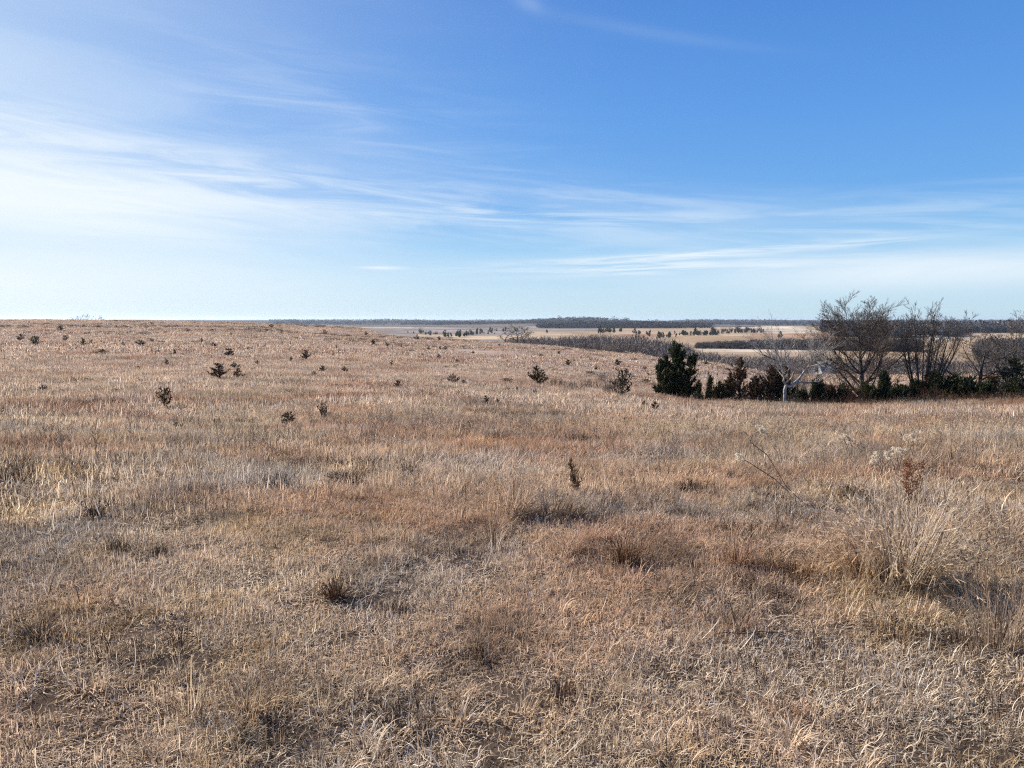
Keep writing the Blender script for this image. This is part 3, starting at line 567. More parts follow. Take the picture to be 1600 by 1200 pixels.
# the bleached dead tree: limbs follow the photographed ones, spread in depth
def dead_tree():
    r = np.random.default_rng(81); rr_ = 57.0; u0, v0 = 1231, 634; x0, y0, z0 = at(u0, rr_, .1); a0 = azi(u0); sc = rr_/F
    def pt(X, Y, dd=0.):
        u = 1180+X/10; v = 540+Y/10; lx = (u-u0)*sc; lz = zat(u, v, rr_)-z0
        return np.array([lx*math.cos(a0)+dd*math.sin(a0), -lx*math.sin(a0)+dd*math.cos(a0), lz])
    TR = [[(512, 960), (502, 880), (500, 780), (497, 700), (520, 600)]]
    LIMBS = [([(515, 610), (478, 560), (482, 500), (462, 420), (450, 360), (420, 310)], .11, -.5),
             ([(520, 600), (560, 555), (545, 470), (548, 385), (500, 340), (440, 285), (380, 232), (285, 200), (170, 150)], .16, .6),
             ([(440, 285), (415, 230), (400, 170), (370, 110), (345, 45)], .10, -.3),
             ([(530, 640), (590, 632), (640, 580), (690, 525), (730, 460), (765, 400), (830, 320), (855, 250), (885, 200), (925, 182), (965, 165)], .14, .8),
             ([(830, 325), (880, 312), (930, 285), (1010, 255)], .06, -.8),
             ([(560, 540), (600, 480), (605, 420), (650, 360), (690, 290)], .08, -.9),
             ([(640, 585), (720, 572), (800, 578), (900, 572), (960, 575)], .07, .5),
             ([(548, 385), (560, 300), (520, 250), (530, 180)], .05, .9), ([(480, 500), (430, 440), (400, 400)], .05, .4)]
    o = thing('dead_tree', 'bleached white dead tree with crooked forking limbs at the hedgerow', 'dead tree', (x0, y0, z0)); S = []; TWS = []
    p = [pt(*q) for q in TR[0]]; rad = [.15, .125, .115, .125, .10]
    for i in range(len(p)-1): S.append([*p[i], *p[i+1], rad[i], rad[i+1]])
    link('trunk', mk('dead_trunk', tubes(S, 8), M['bleached'], True), o)
    cfgt = [dict(n=4, ch=5, t0=.15, ratio=.5, ang=(.3, .8), wob=.12, trop=.05, rr=.6, rmin=.008), dict(n=3, ch=3, t0=.2, ratio=.5, ang=(.3, .8), wob=.1, rr=.7, rmin=.007), dict(n=2)]
    for L, rd, dd in LIMBS:
        n = len(L); q = [pt(*c, dd*i/(n-1)) for i, c in enumerate(L)]; S = []
        for i in range(n-1):
            S.append([*q[i], *q[i+1], .8*rd*(1-i/n*.8), .8*rd*(1-(i+1)/n*.8)])
            if i > n*.3:
                for j in range(5):
                    d = (q[i+1]-q[i])/np.linalg.norm(q[i+1]-q[i]); d = rotv(d, r.uniform(.4, 1.), r.uniform(0, 6.28))+np.array([0, 0, .8]); grow(TWS, q[i+1].copy(), d, r.uniform(.8, 2.3), .018, 0, cfgt, r)
        link('limb', mk('dead_limb', tubes(S, 7), M['bleached'] if rd != .16 else M['bark'], True), o)
    link('twigs', mk('dead_twigs', tubes(np.array(TWS)[:, :8], 3), M['twig_white']), o)
dead_tree()

# trees past the middle ridge and on the skyline
def far_bare(u, r_, vtop, seed, label, group, spread=.8, mats=('bark', 'twig_pale'), rad=.16, k=1., wpx=14):
    r = np.random.default_rng(seed); H = topH(u, r_, vtop); S = []
    cfg = [dict(n=6, ch=9, t0=.15, Lch=H*.55, ang=(.55*spread, 1.25*spread), wob=.14, trop=.04, rr=.6, fall=.4, tap=.85),
           dict(n=5, ch=7, t0=.2, ratio=.5, ang=(.4, .95), wob=.18, trop=.05, rr=.6, rmin=.035*k), dict(n=3, ch=5, t0=.1, ratio=.5, ang=(.4, .9), wob=.15, trop=.05, rr=.7, rmin=.028*k), dict(n=2)]
    grow(S, np.array([0, 0, 0.]), np.array([r.normal(0, .1), 0, 1.]), H*.8, rad, 0, cfg, r)
    return bare_tree('bare_tree', label, u, r_, fit(S, H, wpx/F*r_), mats, 1, group)
G3 = 'bare trees just past the middle ridge'
far_bare(808, 262, 506, 91, 'largest gnarled bare tree peeking over the middle ridge', G3, 1.1, ('bark', 'twig'), .32, 1.4, 44)
far_bare(822, 264, 513, 92, 'gnarled bare tree on the right flank of the trio over the middle ridge', G3, 1.1, ('bark', 'twig'), .26, 1.4, 34)
far_bare(788, 260, 515, 93, 'lower bare tree on the left flank of the trio over the middle ridge', G3, 1.1, ('bark', 'twig'), .22, 1.4, 34)
G4 = 'faint bare trees on the left skyline'
for i, (u, vt, l) in enumerate([(112, 494.5, 'faint bare treetop at the left end of the skyline clump'), (126, 491.5, 'taller faint bare treetop on the left skyline'), (139, 490.5, 'tallest faint bare treetop in the middle of the skyline clump'), (153, 492.5, 'faint bare treetop just right of the tallest on the skyline'), (165, 494.5, 'faint bare treetop at the right end of the skyline clump')]):
    far_bare(u, 560, vt, 95+i, l, G4, .9, rad=.2, k=1.6)

# ------------------------------------------------------------------ young cedars and bushes dotted over the pasture
KIND = {}
def kinds():
    for k in range(4): KIND['cone', k] = cedar(1., .42, 300+k, 26, 420, .16, up=.8, spiky=.022, pw=1.1, wide=.26)
    for k in range(4): KIND['bush', k] = cedar(1., .62, 310+k, 30, 460, .17, up=.6, spiky=.03, pw=.6, wide=.26)
    for k in range(3): KIND['low', k] = cedar(1., 1.1, 320+k, 30, 420, .24, up=.35, spiky=.06, pw=.3, wide=.30)
    for k in range(3): KIND['spiky', k] = cedar(1., .60, 330+k, 34, 1300, .12, up=.62, spiky=.016, pw=.9, wide=.24, lean=(-.08, 0))
    out = {}
    for key, (tr, cr) in KIND.items(): out[key] = (mk('sapling_trunk', tr, M['bark']), mk('sapling_crown', cr, M[('cedar_far', 'cedar_brown', 'cedar')[key[1] % 3]]), mk('sapling_whole', join_np([tr, cr]), M[('cedar_far', 'cedar_brown')[key[1] % 2]]))
    return out
KM = kinds(); WD_ = {q: float(np.percentile(np.abs(c[1][0][:, 0]), 95))*2 for q, c in KIND.items()}; NK = {'cone': 4, 'bush': 4, 'low': 3, 'spiky': 3}; ns = [0]
def sapling(u, vb, h, kind, label, group, w=None, parts=None):
    p = hit(u, vb)
    if p is None: return
    x, y, z, r_ = p; H = h/F*r_*1.02; k = ns[0] % NK[kind]; ns[0] += 1; sx = 1. if w is None else (w/F*r_)/(H*{'cone': .62, 'bush': .95, 'low': 1.9, 'spiky': .9}[kind])
    tr, cr, wh = KM[kind, k]; sx = 1. if w is None else (w/F*r_)/(H*WD_[kind, k]); loc = (x, y, z-.02*H); rz = R.uniform(0, 6.28) if kind != 'spiky' else 0.; scl = (H*sx, H*sx, H); nm = 'cedar_sapling' if kind != 'low' else 'juniper_bush'
    cat = 'young cedar' if kind != 'low' else 'juniper'
    if parts if parts is not None else h >= 9:
        o = thing(nm, label, cat, loc, group, rz, scl); link('trunk', tr, o); link('crown', cr, o)
    else:
        o = link(nm, wh, None, loc, (0, 0, rz), scl); tag(o, label, cat, group)
GA = 'young cedars dotted over the pasture'; TL = 'tiny dark seedlings speckling the left hillside'; TM = 'tiny dark seedlings speckling the middle ridge'; TR_ = 'tiny dark seedlings speckling the right hand slope'
SAP = [
 (95, 517, 7, 'bush', 'dark rounded cedar bush highest on the left hillside under the skyline', GA, 13), (32, 532, 8, 'cone', 'small cedar left of the wide low bush on the left hillside', GA, 6),
 (55, 540, 11, 'low', 'wide low juniper bush on the far left hillside', GA, 20), (103, 534, 8, 'bush', 'round cedar upslope between the low juniper and the forked one', GA, 7),
 (130, 541, 10, 'bush', 'forked dark cedar in the row of four on the left hillside', GA, 12), (192, 541, 6, 'bush', None, TL, 7), (222, 541, 8, 'bush', 'squat dark cedar at the right end of the row on the left hillside', GA, 10),
 (158, 554, 6, 'low', 'flat brownish bush below the row of four cedars', GA, 14), (273, 556, 8, 'cone', 'narrow dark cedar downslope right of the squat one', GA, 7), (315, 535, 6, 'cone', None, TL, 4), (333, 543, 7, 'cone', 'thin cedar just upslope of the larger cone beside it', GA, 7),
 (358, 557, 12, 'cone', 'cone shaped cedar directly upslope of the tallest left hillside cedar', GA, 12), (260, 571, 9, 'bush', 'small double topped cedar below the narrow dark one', GA, 9), (285, 556, 4, 'bush', None, TL, 5), (143, 536, 4, 'cone', None, TL, 4), (237, 534, 4, 'bush', None, TL, 5),
 (344, 592, 22, 'spiky', 'tallest dark cedar on the left hillside, with a sharp leader', GA, 20), (372, 591, 14, 'cone', 'smaller cedar close beside the tallest one on the left hillside', GA, 12), (367, 576, 9, 'spiky', 'leaning sapling just upslope of the close pair', GA, 11),
 (258, 639, 28, 'bush', 'large brownish cedar alone in the left middle field', GA, 18), (217, 577, 4, 'low', None, TL, 10), (180, 615, 6, 'low', 'flat dark bush left of the lone brownish cedar', GA, 13), (66, 611, 8, 'bush', 'small dull bush low on the far left slope', GA, 7), (277, 671, 9, 'bush', 'small dark bush nearest the viewer below the lone brownish cedar', GA, 12),
 (361, 524, 4, 'bush', None, TL, 4), (182, 512, 3, 'bush', None, TL, 4), (154, 512, 3, 'bush', None, TL, 4), (388, 546, 3, 'low', None, TL, 6), (293, 519, 3, 'low', None, TL, 6), (233, 657, 7, 'bush', 'tiny dark tuft upslope of the nearest small bush on the left', GA, 7),
 (425, 512, 5, 'bush', 'dark bush on the crest where the far blue woods begin', GA, 7), (417, 518, 3, 'bush', None, TM, 4), (508, 523, 6, 'low', 'dark humped bush near the crest left of the grey fields', GA, 9), (572, 524, 6, 'cone', 'single pointed seedling on the crest against the grey fields', GA, 4),
 (583, 540, 9, 'cone', 'dark cone with a pale rock beside it on the middle slope', GA, 6), (605, 542, 6, 'bush', None, TM, 6), (627, 543, 5, 'cone', None, TM, 3), (479, 562, 14, 'spiky', 'tallest cedar on the middle slope between the two hills', GA, 11), (455, 565, 7, 'cone', 'thin cedar left of the tallest on the middle slope', GA, 4),
 (402, 571, 7, 'bush', 'round bush between the left hillside pair and the middle slope', GA, 6), (505, 582, 10, 'spiky', 'feathery cedar at the upper right of a close pair on the middle slope', GA, 10), (490, 588, 8, 'bush', 'low bush at the lower left of a close pair on the middle slope', GA, 10), (539, 582, 9, 'spiky', 'faint feathery cedar right of the close pair on the middle slope', GA, 8),
 (612, 572, 8, 'bush', 'single black bush on the slope above the darker spiky one', GA, 5), (526, 545, 5, 'bush', None, TM, 4), (521, 557, 5, 'bush', None, TM, 5), (623, 607, 12, 'spiky', 'dark spiky cedar centred low on the middle slope', GA, 12), (451, 667, 20, 'bush', 'large dark bush on the near edge of the middle field', GA, 22),
 (505, 656, 24, 'bush', 'tall grey brown bush with a stick leaning in it', GA, 16), (652, 531, 8, 'cone', 'slim seedling on the ridge left of the paired ones', GA, 4), (686, 533, 7, 'cone', 'thick seedling on the ridge against the dark tree row', GA, 5), (670, 547, 6, 'cone', None, TM, 5), (688, 547, 6, 'cone', None, TM, 5), (696, 547, 6, 'cone', None, TM, 5),
 (686, 560, 7, 'spiky', 'ragged seedling below the paired ones on the ridge', GA, 6), (660, 557, 4, 'bush', None, TM, 4), (714, 567, 6, 'bush', 'small dark hump below the ridge above the dome shaped cedar', GA, 7), (708, 599, 15, 'bush', 'dome shaped dark cedar with a small peak in mid field', GA, 18), (725, 600, 6, 'bush', 'small bush touching the dome shaped cedar', GA, 7),
 (739, 553, 5, 'cone', None, TM, 4), (780, 541, 4, 'bush', None, TM, 4), (850, 546, 4, 'bush', None, TM, 5), (874, 554, 5, 'cone', None, TR_, 5), (845, 558, 5, 'low', None, TM, 8), (888, 571, 9, 'spiky', 'small dark cedar up the slope behind the upswept one', GA, 8), (868, 569, 4, 'bush', None, TR_, 3),
 (841, 602, 29, 'spiky', 'dark cedar with one sided upswept branches in mid field', GA, 26), (790, 598, 6, 'low', 'low dark bush left of the upswept cedar', GA, 17), (759, 632, 14, 'cone', 'neat little pointed cedar in the near field', GA, 10), (778, 632, 9, 'spiky', 'wispy seedling beside the neat pointed one', GA, 8), (808, 611, 7, 'cone', 'thin stalk like seedling below the upswept cedar', GA, 3),
 (931, 578, 6, 'cone', None, TR_, 5), (934, 564, 3, 'bush', None, TR_, 3), (923, 563, 3, 'bush', None, TR_, 4), (908, 560, 3, 'bush', None, TR_, 3), (942, 559, 3, 'bush', None, TR_, 3), (920, 585, 4, 'low', 'flat dark patch of juniper behind the round cedar', GA, 16), (965, 572, 10, 'spiky', 'leaning dark sapling above the round cedar in the hollow', GA, 8),
 (992, 564, 4, 'low', 'flat spreading juniper at the top of the right slope', GA, 11), (979, 584, 8, 'spiky', 'small cedar right behind the top of the round one', GA, 8), (972, 620, 38, 'bush', 'round dark cedar in the hollow left of the hedgerow', GA, 38), (961, 634, 8, 'cone', 'dark stub in front of the round cedar', GA, 4), (976, 666, 13, 'bush', 'reddish brown bush in the near field below the round cedar', GA, 15),
 (1007, 578, 5, 'low', 'low dark bush on the slope left of the largest cedar', GA, 8), (1013, 587, 5, 'cone', None, TR_, 4), (1009, 599, 6, 'low', 'wide dark bush beside the flank of the largest cedar', GA, 13), (1103, 571, 6, 'cone', 'dark seedling on the ridge right of the largest cedar', GA, 7), (1139, 572, 5, 'cone', None, TR_, 3),
 (1107, 586, 5, 'bush', None, TR_, 4), (1121, 587, 4, 'bush', None, TR_, 3), (1008, 637, 10, 'bush', 'dark bush at the near foot of the largest cedar', GA, 8), (1024, 641, 13, 'spiky', 'spiky seedling in front of the largest cedar', GA, 12), (1112, 649, 9, 'cone', 'small brown seedling in the grass before the slim cedars', GA, 8), (1265, 656, 6, 'bush', 'small red brown tuft in the grass right of the dead tree', GA, 10),
]
TINY = {TL: 'tiny dark cedar seedling dotting the left hillside', TM: 'tiny dark cedar seedling dotting the middle ridge', TR_: 'tiny dark cedar seedling dotting the slope behind the round cedar'}
for u, vb, h, k, l, g, w in SAP: sapling(u, vb, h, k, l or TINY[g], g, w)

# ------------------------------------------------------------------ single clumps and dead flowers near the camera
def clump(u, vb, hpx, wpx, seed, mat, label, n=90, W=.004, curl=-1.0, heads=40, spread=.4, wind=.18, name='grass_clump', cat='grass clump'):
    x, y, z, r_ = hit(u, vb); H = hpx/F*r_; w = wpx/F*r_
    o = link(name, mk(name, tuft(n, w*.17, H*1.12, W, seed, spread, curl, wind, 5, heads), M[mat]), None, (x, y, z)); tag(o, label, cat, 'standout clumps in the near pasture'); return o
clump(1400, 912, 140, 150, 700, 'tall', 'largest bunchgrass clump arching right with a black shadow under it', 520, .0055, -1.1, 260, .42, .10)
clump(1345, 900, 80, 110, 701, 'russet', 'lower russet skirt of bunchgrass on the left of the largest bunchgrass clump', 260, .0045, -1.3, 60, .6, -.1)
clump(1568, 1015, 120, 90, 702, 'russet', 'orange bunchgrass clump with upright stems near the lower right', 170, .004, -.7, 60, .35, .1)
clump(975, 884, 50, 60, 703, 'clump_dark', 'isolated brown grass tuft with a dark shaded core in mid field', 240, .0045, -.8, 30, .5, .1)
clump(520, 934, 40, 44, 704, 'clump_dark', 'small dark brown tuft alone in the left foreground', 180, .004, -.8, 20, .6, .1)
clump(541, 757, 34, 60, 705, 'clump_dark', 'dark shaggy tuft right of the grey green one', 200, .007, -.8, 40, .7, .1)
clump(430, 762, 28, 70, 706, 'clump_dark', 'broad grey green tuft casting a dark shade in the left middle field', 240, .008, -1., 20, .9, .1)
clump(285, 732, 20, 44, 707, 'russet', 'small rust red tuft in the left middle field', 120, .008, -.8, 20, .8, .1)
clump(800, 806, 62, 110, 708, 'tall', 'tall grey brown grass stand in the centre of the pasture', 360, .006, -.6, 140, .35, .15)
clump(868, 806, 48, 90, 709, 'tall', 'shorter grass stand joined to the right of the tall grey one', 260, .006, -.7, 60, .5, .12)
clump(1150, 884, 52, 46, 710, 'russet', 'slender reddish tuft left of the largest bunchgrass clump', 110, .004, -.6, 40, .35, .05)
clump(1240, 905, 40, 70, 711, 'dark', 'brown ragged tuft between the slender reddish tuft and the largest clump', 150, .004, -1., 30, .6, .1)
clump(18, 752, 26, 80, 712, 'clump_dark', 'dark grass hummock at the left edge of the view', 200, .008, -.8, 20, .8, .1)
clump(300, 1120, 76, 70, 713, 'tall', 'thin upright tuft of tall stems in the lower left corner', 60, .003, -.4, 30, .3, .05)
clump(395, 1120, 70, 110, 714, 'russet', 'rusty bunchgrass tuft beside the thin upright one in the lower left', 130, .0032, -1., 40, .5, .1)
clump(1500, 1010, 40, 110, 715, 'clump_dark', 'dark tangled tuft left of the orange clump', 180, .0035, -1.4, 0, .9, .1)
clump(1580, 850, 60, 100, 716, 'tall', 'pale straw tuft bending over at the right edge', 220, .0045, -1.5, 60, .6, .15)
clump(1130, 985, 40, 120, 717, 'russet', 'low russet tuft in front of the fallen stem', 200, .0035, -1.1, 40, .6, .1)
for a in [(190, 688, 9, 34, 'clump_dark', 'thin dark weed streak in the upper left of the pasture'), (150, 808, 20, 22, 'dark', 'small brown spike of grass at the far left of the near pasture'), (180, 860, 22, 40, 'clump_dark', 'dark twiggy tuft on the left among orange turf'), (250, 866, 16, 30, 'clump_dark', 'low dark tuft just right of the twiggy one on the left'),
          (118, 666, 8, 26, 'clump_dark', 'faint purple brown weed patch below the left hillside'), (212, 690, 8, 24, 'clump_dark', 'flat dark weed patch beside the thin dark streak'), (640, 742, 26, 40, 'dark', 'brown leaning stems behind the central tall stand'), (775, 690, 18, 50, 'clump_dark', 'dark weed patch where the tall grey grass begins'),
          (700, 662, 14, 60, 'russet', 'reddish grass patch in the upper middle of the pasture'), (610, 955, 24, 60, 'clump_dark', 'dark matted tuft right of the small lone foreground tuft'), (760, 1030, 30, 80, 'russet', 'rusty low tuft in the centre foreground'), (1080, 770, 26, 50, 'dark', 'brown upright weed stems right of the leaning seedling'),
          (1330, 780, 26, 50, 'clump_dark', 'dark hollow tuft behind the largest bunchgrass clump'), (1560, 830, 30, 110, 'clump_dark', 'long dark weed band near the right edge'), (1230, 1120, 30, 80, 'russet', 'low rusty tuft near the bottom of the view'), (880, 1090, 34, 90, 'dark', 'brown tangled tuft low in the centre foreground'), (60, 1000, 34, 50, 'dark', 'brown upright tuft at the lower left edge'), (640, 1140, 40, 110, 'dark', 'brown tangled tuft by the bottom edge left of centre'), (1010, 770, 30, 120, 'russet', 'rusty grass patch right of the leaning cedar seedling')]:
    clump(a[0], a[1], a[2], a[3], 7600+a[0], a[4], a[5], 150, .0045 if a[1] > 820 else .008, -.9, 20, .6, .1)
def leafy_weed(u, vb, hpx, seed, label, mat='dark'):
    x, y, z, r_ = hit(u, vb); H = hpx/F*r_; r = np.random.default_rng(seed); S = []; cfg = [dict(n=6, ch=12, t0=.2, ratio=.26, ang=(.4, .9), wob=.08, trop=.03, rr=.6, rmin=.0015), dict(n=3, ch=4, t0=.2, ratio=.5, ang=(.3, .9), rr=.7, rmin=.0013), dict(n=2)]
    for k in range(4): grow(S, np.array([r.normal(0, .03), r.normal(0, .03), 0]), np.array([r.normal(0, .17), r.normal(0, .17), 1.]), H*r.uniform(.5, 1.05), .003, 0, cfg, r)
    S = np.array(S); tips = S[S[:, 8] >= 1]; k = r.integers(0, len(tips), 900); P = tips[k, 3:6]+r.normal(0, .014, (900, 3))
    o = thing('seedling_weed', label, 'weed', (x, y, z)); link('stem', mk('weed_stem', tubes(S[:, :8], 3), M['twig_red']), o)
    link('leaves', mk('weed_leaves', slivers(P, r.normal(0, 1, (900, 3))+[0, 0, .3], r.uniform(.012, .03, 900), np.full(900, .008), r), M['rust_leaf']), o)
M['rust_leaf'] = plain('rust_leaf', [(0, (.10, .035, .02)), (.6, (.22, .085, .045)), (1, (.36, .17, .10))], transl=.35)
leafy_weed(1424, 788, 68, 731, 'rusty red leafy weed standing in the right middle field')
def goldenrod(base, stems, label, seed):
    x, y, z, r_ = hit(*base); a0 = math.atan2(x, y); sc = r_/F; r = np.random.default_rng(seed)
    o = thing('dead_goldenrod', label, 'dead flower', (x, y, z), 'pale seed headed stalks in the right middle field'); S = []
    for st in stems:
        q = []; hp = []
        for i, (u, v) in enumerate([base]+st):
            lx = (u-base[0])*sc; lz = (base[1]-v)*sc; dd = (i/len(st))*r.normal(0, .06); q.append(np.array([lx*math.cos(a0)+dd*math.sin(a0), -lx*math.sin(a0)+dd*math.cos(a0), max(lz, 0)]))
        for i in range(len(q)-1):
            S.append([*q[i], *q[i+1], .0045, .0035])
            for j in range(3):
                p = q[i]+(q[i+1]-q[i])*r.random(); e = p+r.normal(0, .035, 3); S.append([*p, *e, .0012, .002])
        e = q[-1]; d = (q[-1]-q[-2]); d /= np.linalg.norm(d)
        for j in range(13):
            c = e+r.normal(0, 1, 3)*[.024, .024, .016]; hp.append(c)
        P = np.repeat(np.array(hp), 26, 0)+r.normal(0, .0075, (len(hp)*26, 3)); n = len(P)
        link('seedhead', mk('goldenrod_seeds', slivers(P, r.normal(0, 1, (n, 3)), np.full(n, .015), np.full(n, .008), r), M['seed']), o)
    link('stem', mk('goldenrod_stem', tubes(S, 3), M['twig_pale']), o)
goldenrod((1262, 792), [[(1232, 764), (1203, 718), (1178, 700), (1183, 686), (1193, 680)]], 'leaning dead flower stalk with the higher curled pale head', 741)
goldenrod((1240, 786), [[(1232, 770), (1212, 752), (1174, 728), (1163, 720)]], 'leaning dead flower stalk with the lower pale head', 742)
goldenrod((1330, 722), [[(1326, 705), (1318, 686)], [(1330, 700), (1326, 690)]], 'short upright stalk with pale seedheads beyond the leaning ones', 743)
goldenrod((1424, 716), [[(1422, 700), (1416, 688)], [(1426, 700), (1424, 684)], [(1430, 704), (1430, 692)]], 'cluster of pale seedheads farthest back in the right field', 744)
goldenrod((1400, 745), [[(1402, 725), (1398, 708)], [(1405, 725), (1406, 712)], [(1396, 728), (1390, 716)]], 'cluster of pale seedheads above the rusty leafy weed', 745)
goldenrod((1380, 748), [[(1378, 730), (1372, 716)], [(1376, 732), (1366, 722)]], 'small cluster of pale seedheads left of the rusty leafy weed', 746)
x, y, z, r_ = hit(1120, 1004); x2, y2, z2, _ = hit(1252, 1003)
S = []; a = np.array([x, y, z+.045]); b = np.array([x2, y2, z2+.055])
for k in range(8): S.append([*(a+(b-a)*k/8+[0, 0, .006*math.sin(k*1.9)]), *(a+(b-a)*(k+1)/8+[0, 0, .006*math.sin((k+1)*1.9)]), .0022, .002])
V, Fc, A = tubes(S, 5); o = link('fallen_stem', mk('fallen_stem', (V-a, Fc, A), M['bark']), None, tuple(a)); tag(o, 'thin dark fallen stem lying flat in the foreground grass', 'stick')
x, y, z, r_ = hit(505, 656); Hs = 26/F*r_
o = link('leaning_stick', mk('leaning_stick', tubes([[0, 0, 0, -.32*Hs, 0, Hs*.6, .012, .010], [-.32*Hs, 0, Hs*.6, -.52*Hs, 0, Hs*1.05, .010, .006]], 5), M['twig_pale']), None, (x+.35*Hs, y-.05, z)); tag(o, 'pale stick leaning in the tall grey brown bush', 'stick')

x, y, z, r_ = hit(902, 770); Hs = 46/F*r_; tr, cr = cedar(Hs*1.15, Hs*.34, 771, 34, 520, .045, up=1.1, spiky=.016, pw=.9, lean=(-.22, 0), wide=.16, low=0.)
o = thing('cedar_sapling', 'brown leaning cedar seedling in the middle of the tall grass', 'young cedar', (x, y, z)); link('trunk', mk('sapling_trunk', tr, M['bark']), o); link('crown', mk('sapling_crown', cr, M['dry_cedar']), o)
# ------------------------------------------------------------------ farmhouse, sheds, fence
def boxm(x0, x1, y0, y1, z0, z1):
    V = np.array([(x, y, z) for z in (z0, z1) for y in (y0, y1) for x in (x0, x1)], float); return V, np.array([(0, 2, 3, 1), (4, 5, 7, 6), (0, 1, 5, 4), (1, 3, 7, 5), (3, 2, 6, 7), (2, 0, 4, 6)])
def join2(parts):
    V = []; Fc = []; n = 0
    for v, f in parts: V.append(v); Fc.append(f+n); n += len(v)
    return np.concatenate(V), np.concatenate(Fc)
def gable_house(name, label, cat, loc, rz, W, Lg, He, Hr, wins=True, group=None):
    o = thing(name, label, cat, loc, group, rz)
    # walls: gable end faces -y
    h = W/2; V = np.array([(-h, 0, 0), (h, 0, 0), (h, 0, He), (0, 0, Hr), (-h, 0, He), (-h, Lg, 0), (h, Lg, 0), (h, Lg, He), (0, Lg, Hr), (-h, Lg, He)], float)
    Fc = [(0, 1, 2, 4), (4, 2, 3, 3), (6, 5, 9, 7), (7, 9, 8, 8), (1, 6, 7, 2), (5, 0, 4, 9)]
    me = D.meshes.new('house_wall'); me.from_pydata([tuple(v) for v in V], [], [f if f[2] != f[3] else f[:3] for f in Fc]); me.materials.append(M['white_paint' if wins else 'shed_paint']); link('wall', me, o)
    ov = .35; s = (Hr-He)/h; R_ = []
    for sg in (-1, 1):
        a = np.array([(0, -ov, Hr+.02), (sg*(h+ov), -ov, He-s*ov+.02), (sg*(h+ov), Lg+ov, He-s*ov+.02), (0, Lg+ov, Hr+.02)], float); b = a+[0, 0, .14]
        R_.append((np.concatenate([a, b]), np.array([(0, 1, 2, 3), (4, 7, 6, 5), (0, 4, 5, 1), (1, 5, 6, 2), (2, 6, 7, 3), (3, 7, 4, 0)])))
    V, Fc = join2(R_); rf = link('roof', mesh_np('roof', V, Fc, [M['roof']]), o)
    if wins:
        V, Fc = boxm(.6, 1.1, Lg*.5, Lg*.5+.5, Hr-1., Hr+.7); link('chimney', mesh_np('chimney', V, Fc, [M['roof']]), rf)
        for wx, wz in ((-1.2, 1.0), (1.2, 1.0), (0, He+.2)):
            V, Fc = join2([boxm(wx-.5, wx+.5, -.05, -.01, wz+.0, wz+.1), boxm(wx-.5, wx+.5, -.05, -.01, wz+1.3, wz+1.4), boxm(wx-.5, wx-.4, -.05, -.01, wz+.1, wz+1.3), boxm(wx+.4, wx+.5, -.05, -.01, wz+.1, wz+1.3)])
            f = link('window', mesh_np('window', V, Fc, [M['white_paint']]), o); V, Fc = boxm(wx-.4, wx+.4, -.03, -.012, wz+.1, wz+1.3); link('pane', mesh_np('pane', V, Fc, [M['glass']]), f)
    return o
x, y, z = at(1279, 214, .1); Hh = zat(1279, 565.5, 214)-z
gable_house('farmhouse', 'white gabled farmhouse with a grey roof behind the bare hedgerow limbs', 'house', (x, y, z), -azi(1279)-.5, 3.6, 6., Hh*.55, Hh)
x, y, z = at(1296, 208, .1); Hh = zat(1296, 575.5, 208)-z
gable_house('shed', 'small white shed beside the gabled farmhouse', 'shed', (x, y, z), -azi(1296)-.2, 2.4, 3.2, Hh*.7, Hh, False)
for i, (u, v, W, L) in enumerate([(1459, 532, 7, 'white farm shed at the left end of the distant row'), (1471, 530.5, 9, 'brightest white farm building in the distant row'), (1484, 531.5, 6, 'pale farm shed in the middle of the distant row'), (1495, 532, 8, 'pale farm shed at the right end of the distant row')]):
    x, y, z, r_ = hit(u, v); gable_house('farm_shed', L, 'shed', (x, y, z), R.uniform(-.5, .5), W*.5, W*.7, 2.0, 3.2, False, 'farm buildings in the far valley')
def fence(u0, u1, r_, H, label):
    x, y, z = at(u0, r_); o = thing('rail_fence', label, 'fence', (x, y, z)); x2, y2, z2 = at(u1, r_); d = np.array([x2-x, y2-y, z2-z])
    for t_ in (0, 1): link('post', mk('post', tubes([[*(d*t_), *(d*t_+[0, 0, H]), .07, .06]], 8), M['bark']), o)
    link('rail', mk('rail', tubes([[*(d*-.1+[0, 0, H-.12]), *(d*1.1+[0, 0, H-.12]), .05, .05]], 6), M['bark']), o)
fence(1249, 1273, 70, topH(1256, 70, 596), 'short dark post and rail remnant between the dead tree and the farmhouse')
fence(1205, 1213, 57.5, topH(1209, 57.5, 625), 'tiny weathered H shaped fence brace left of the dead tree')

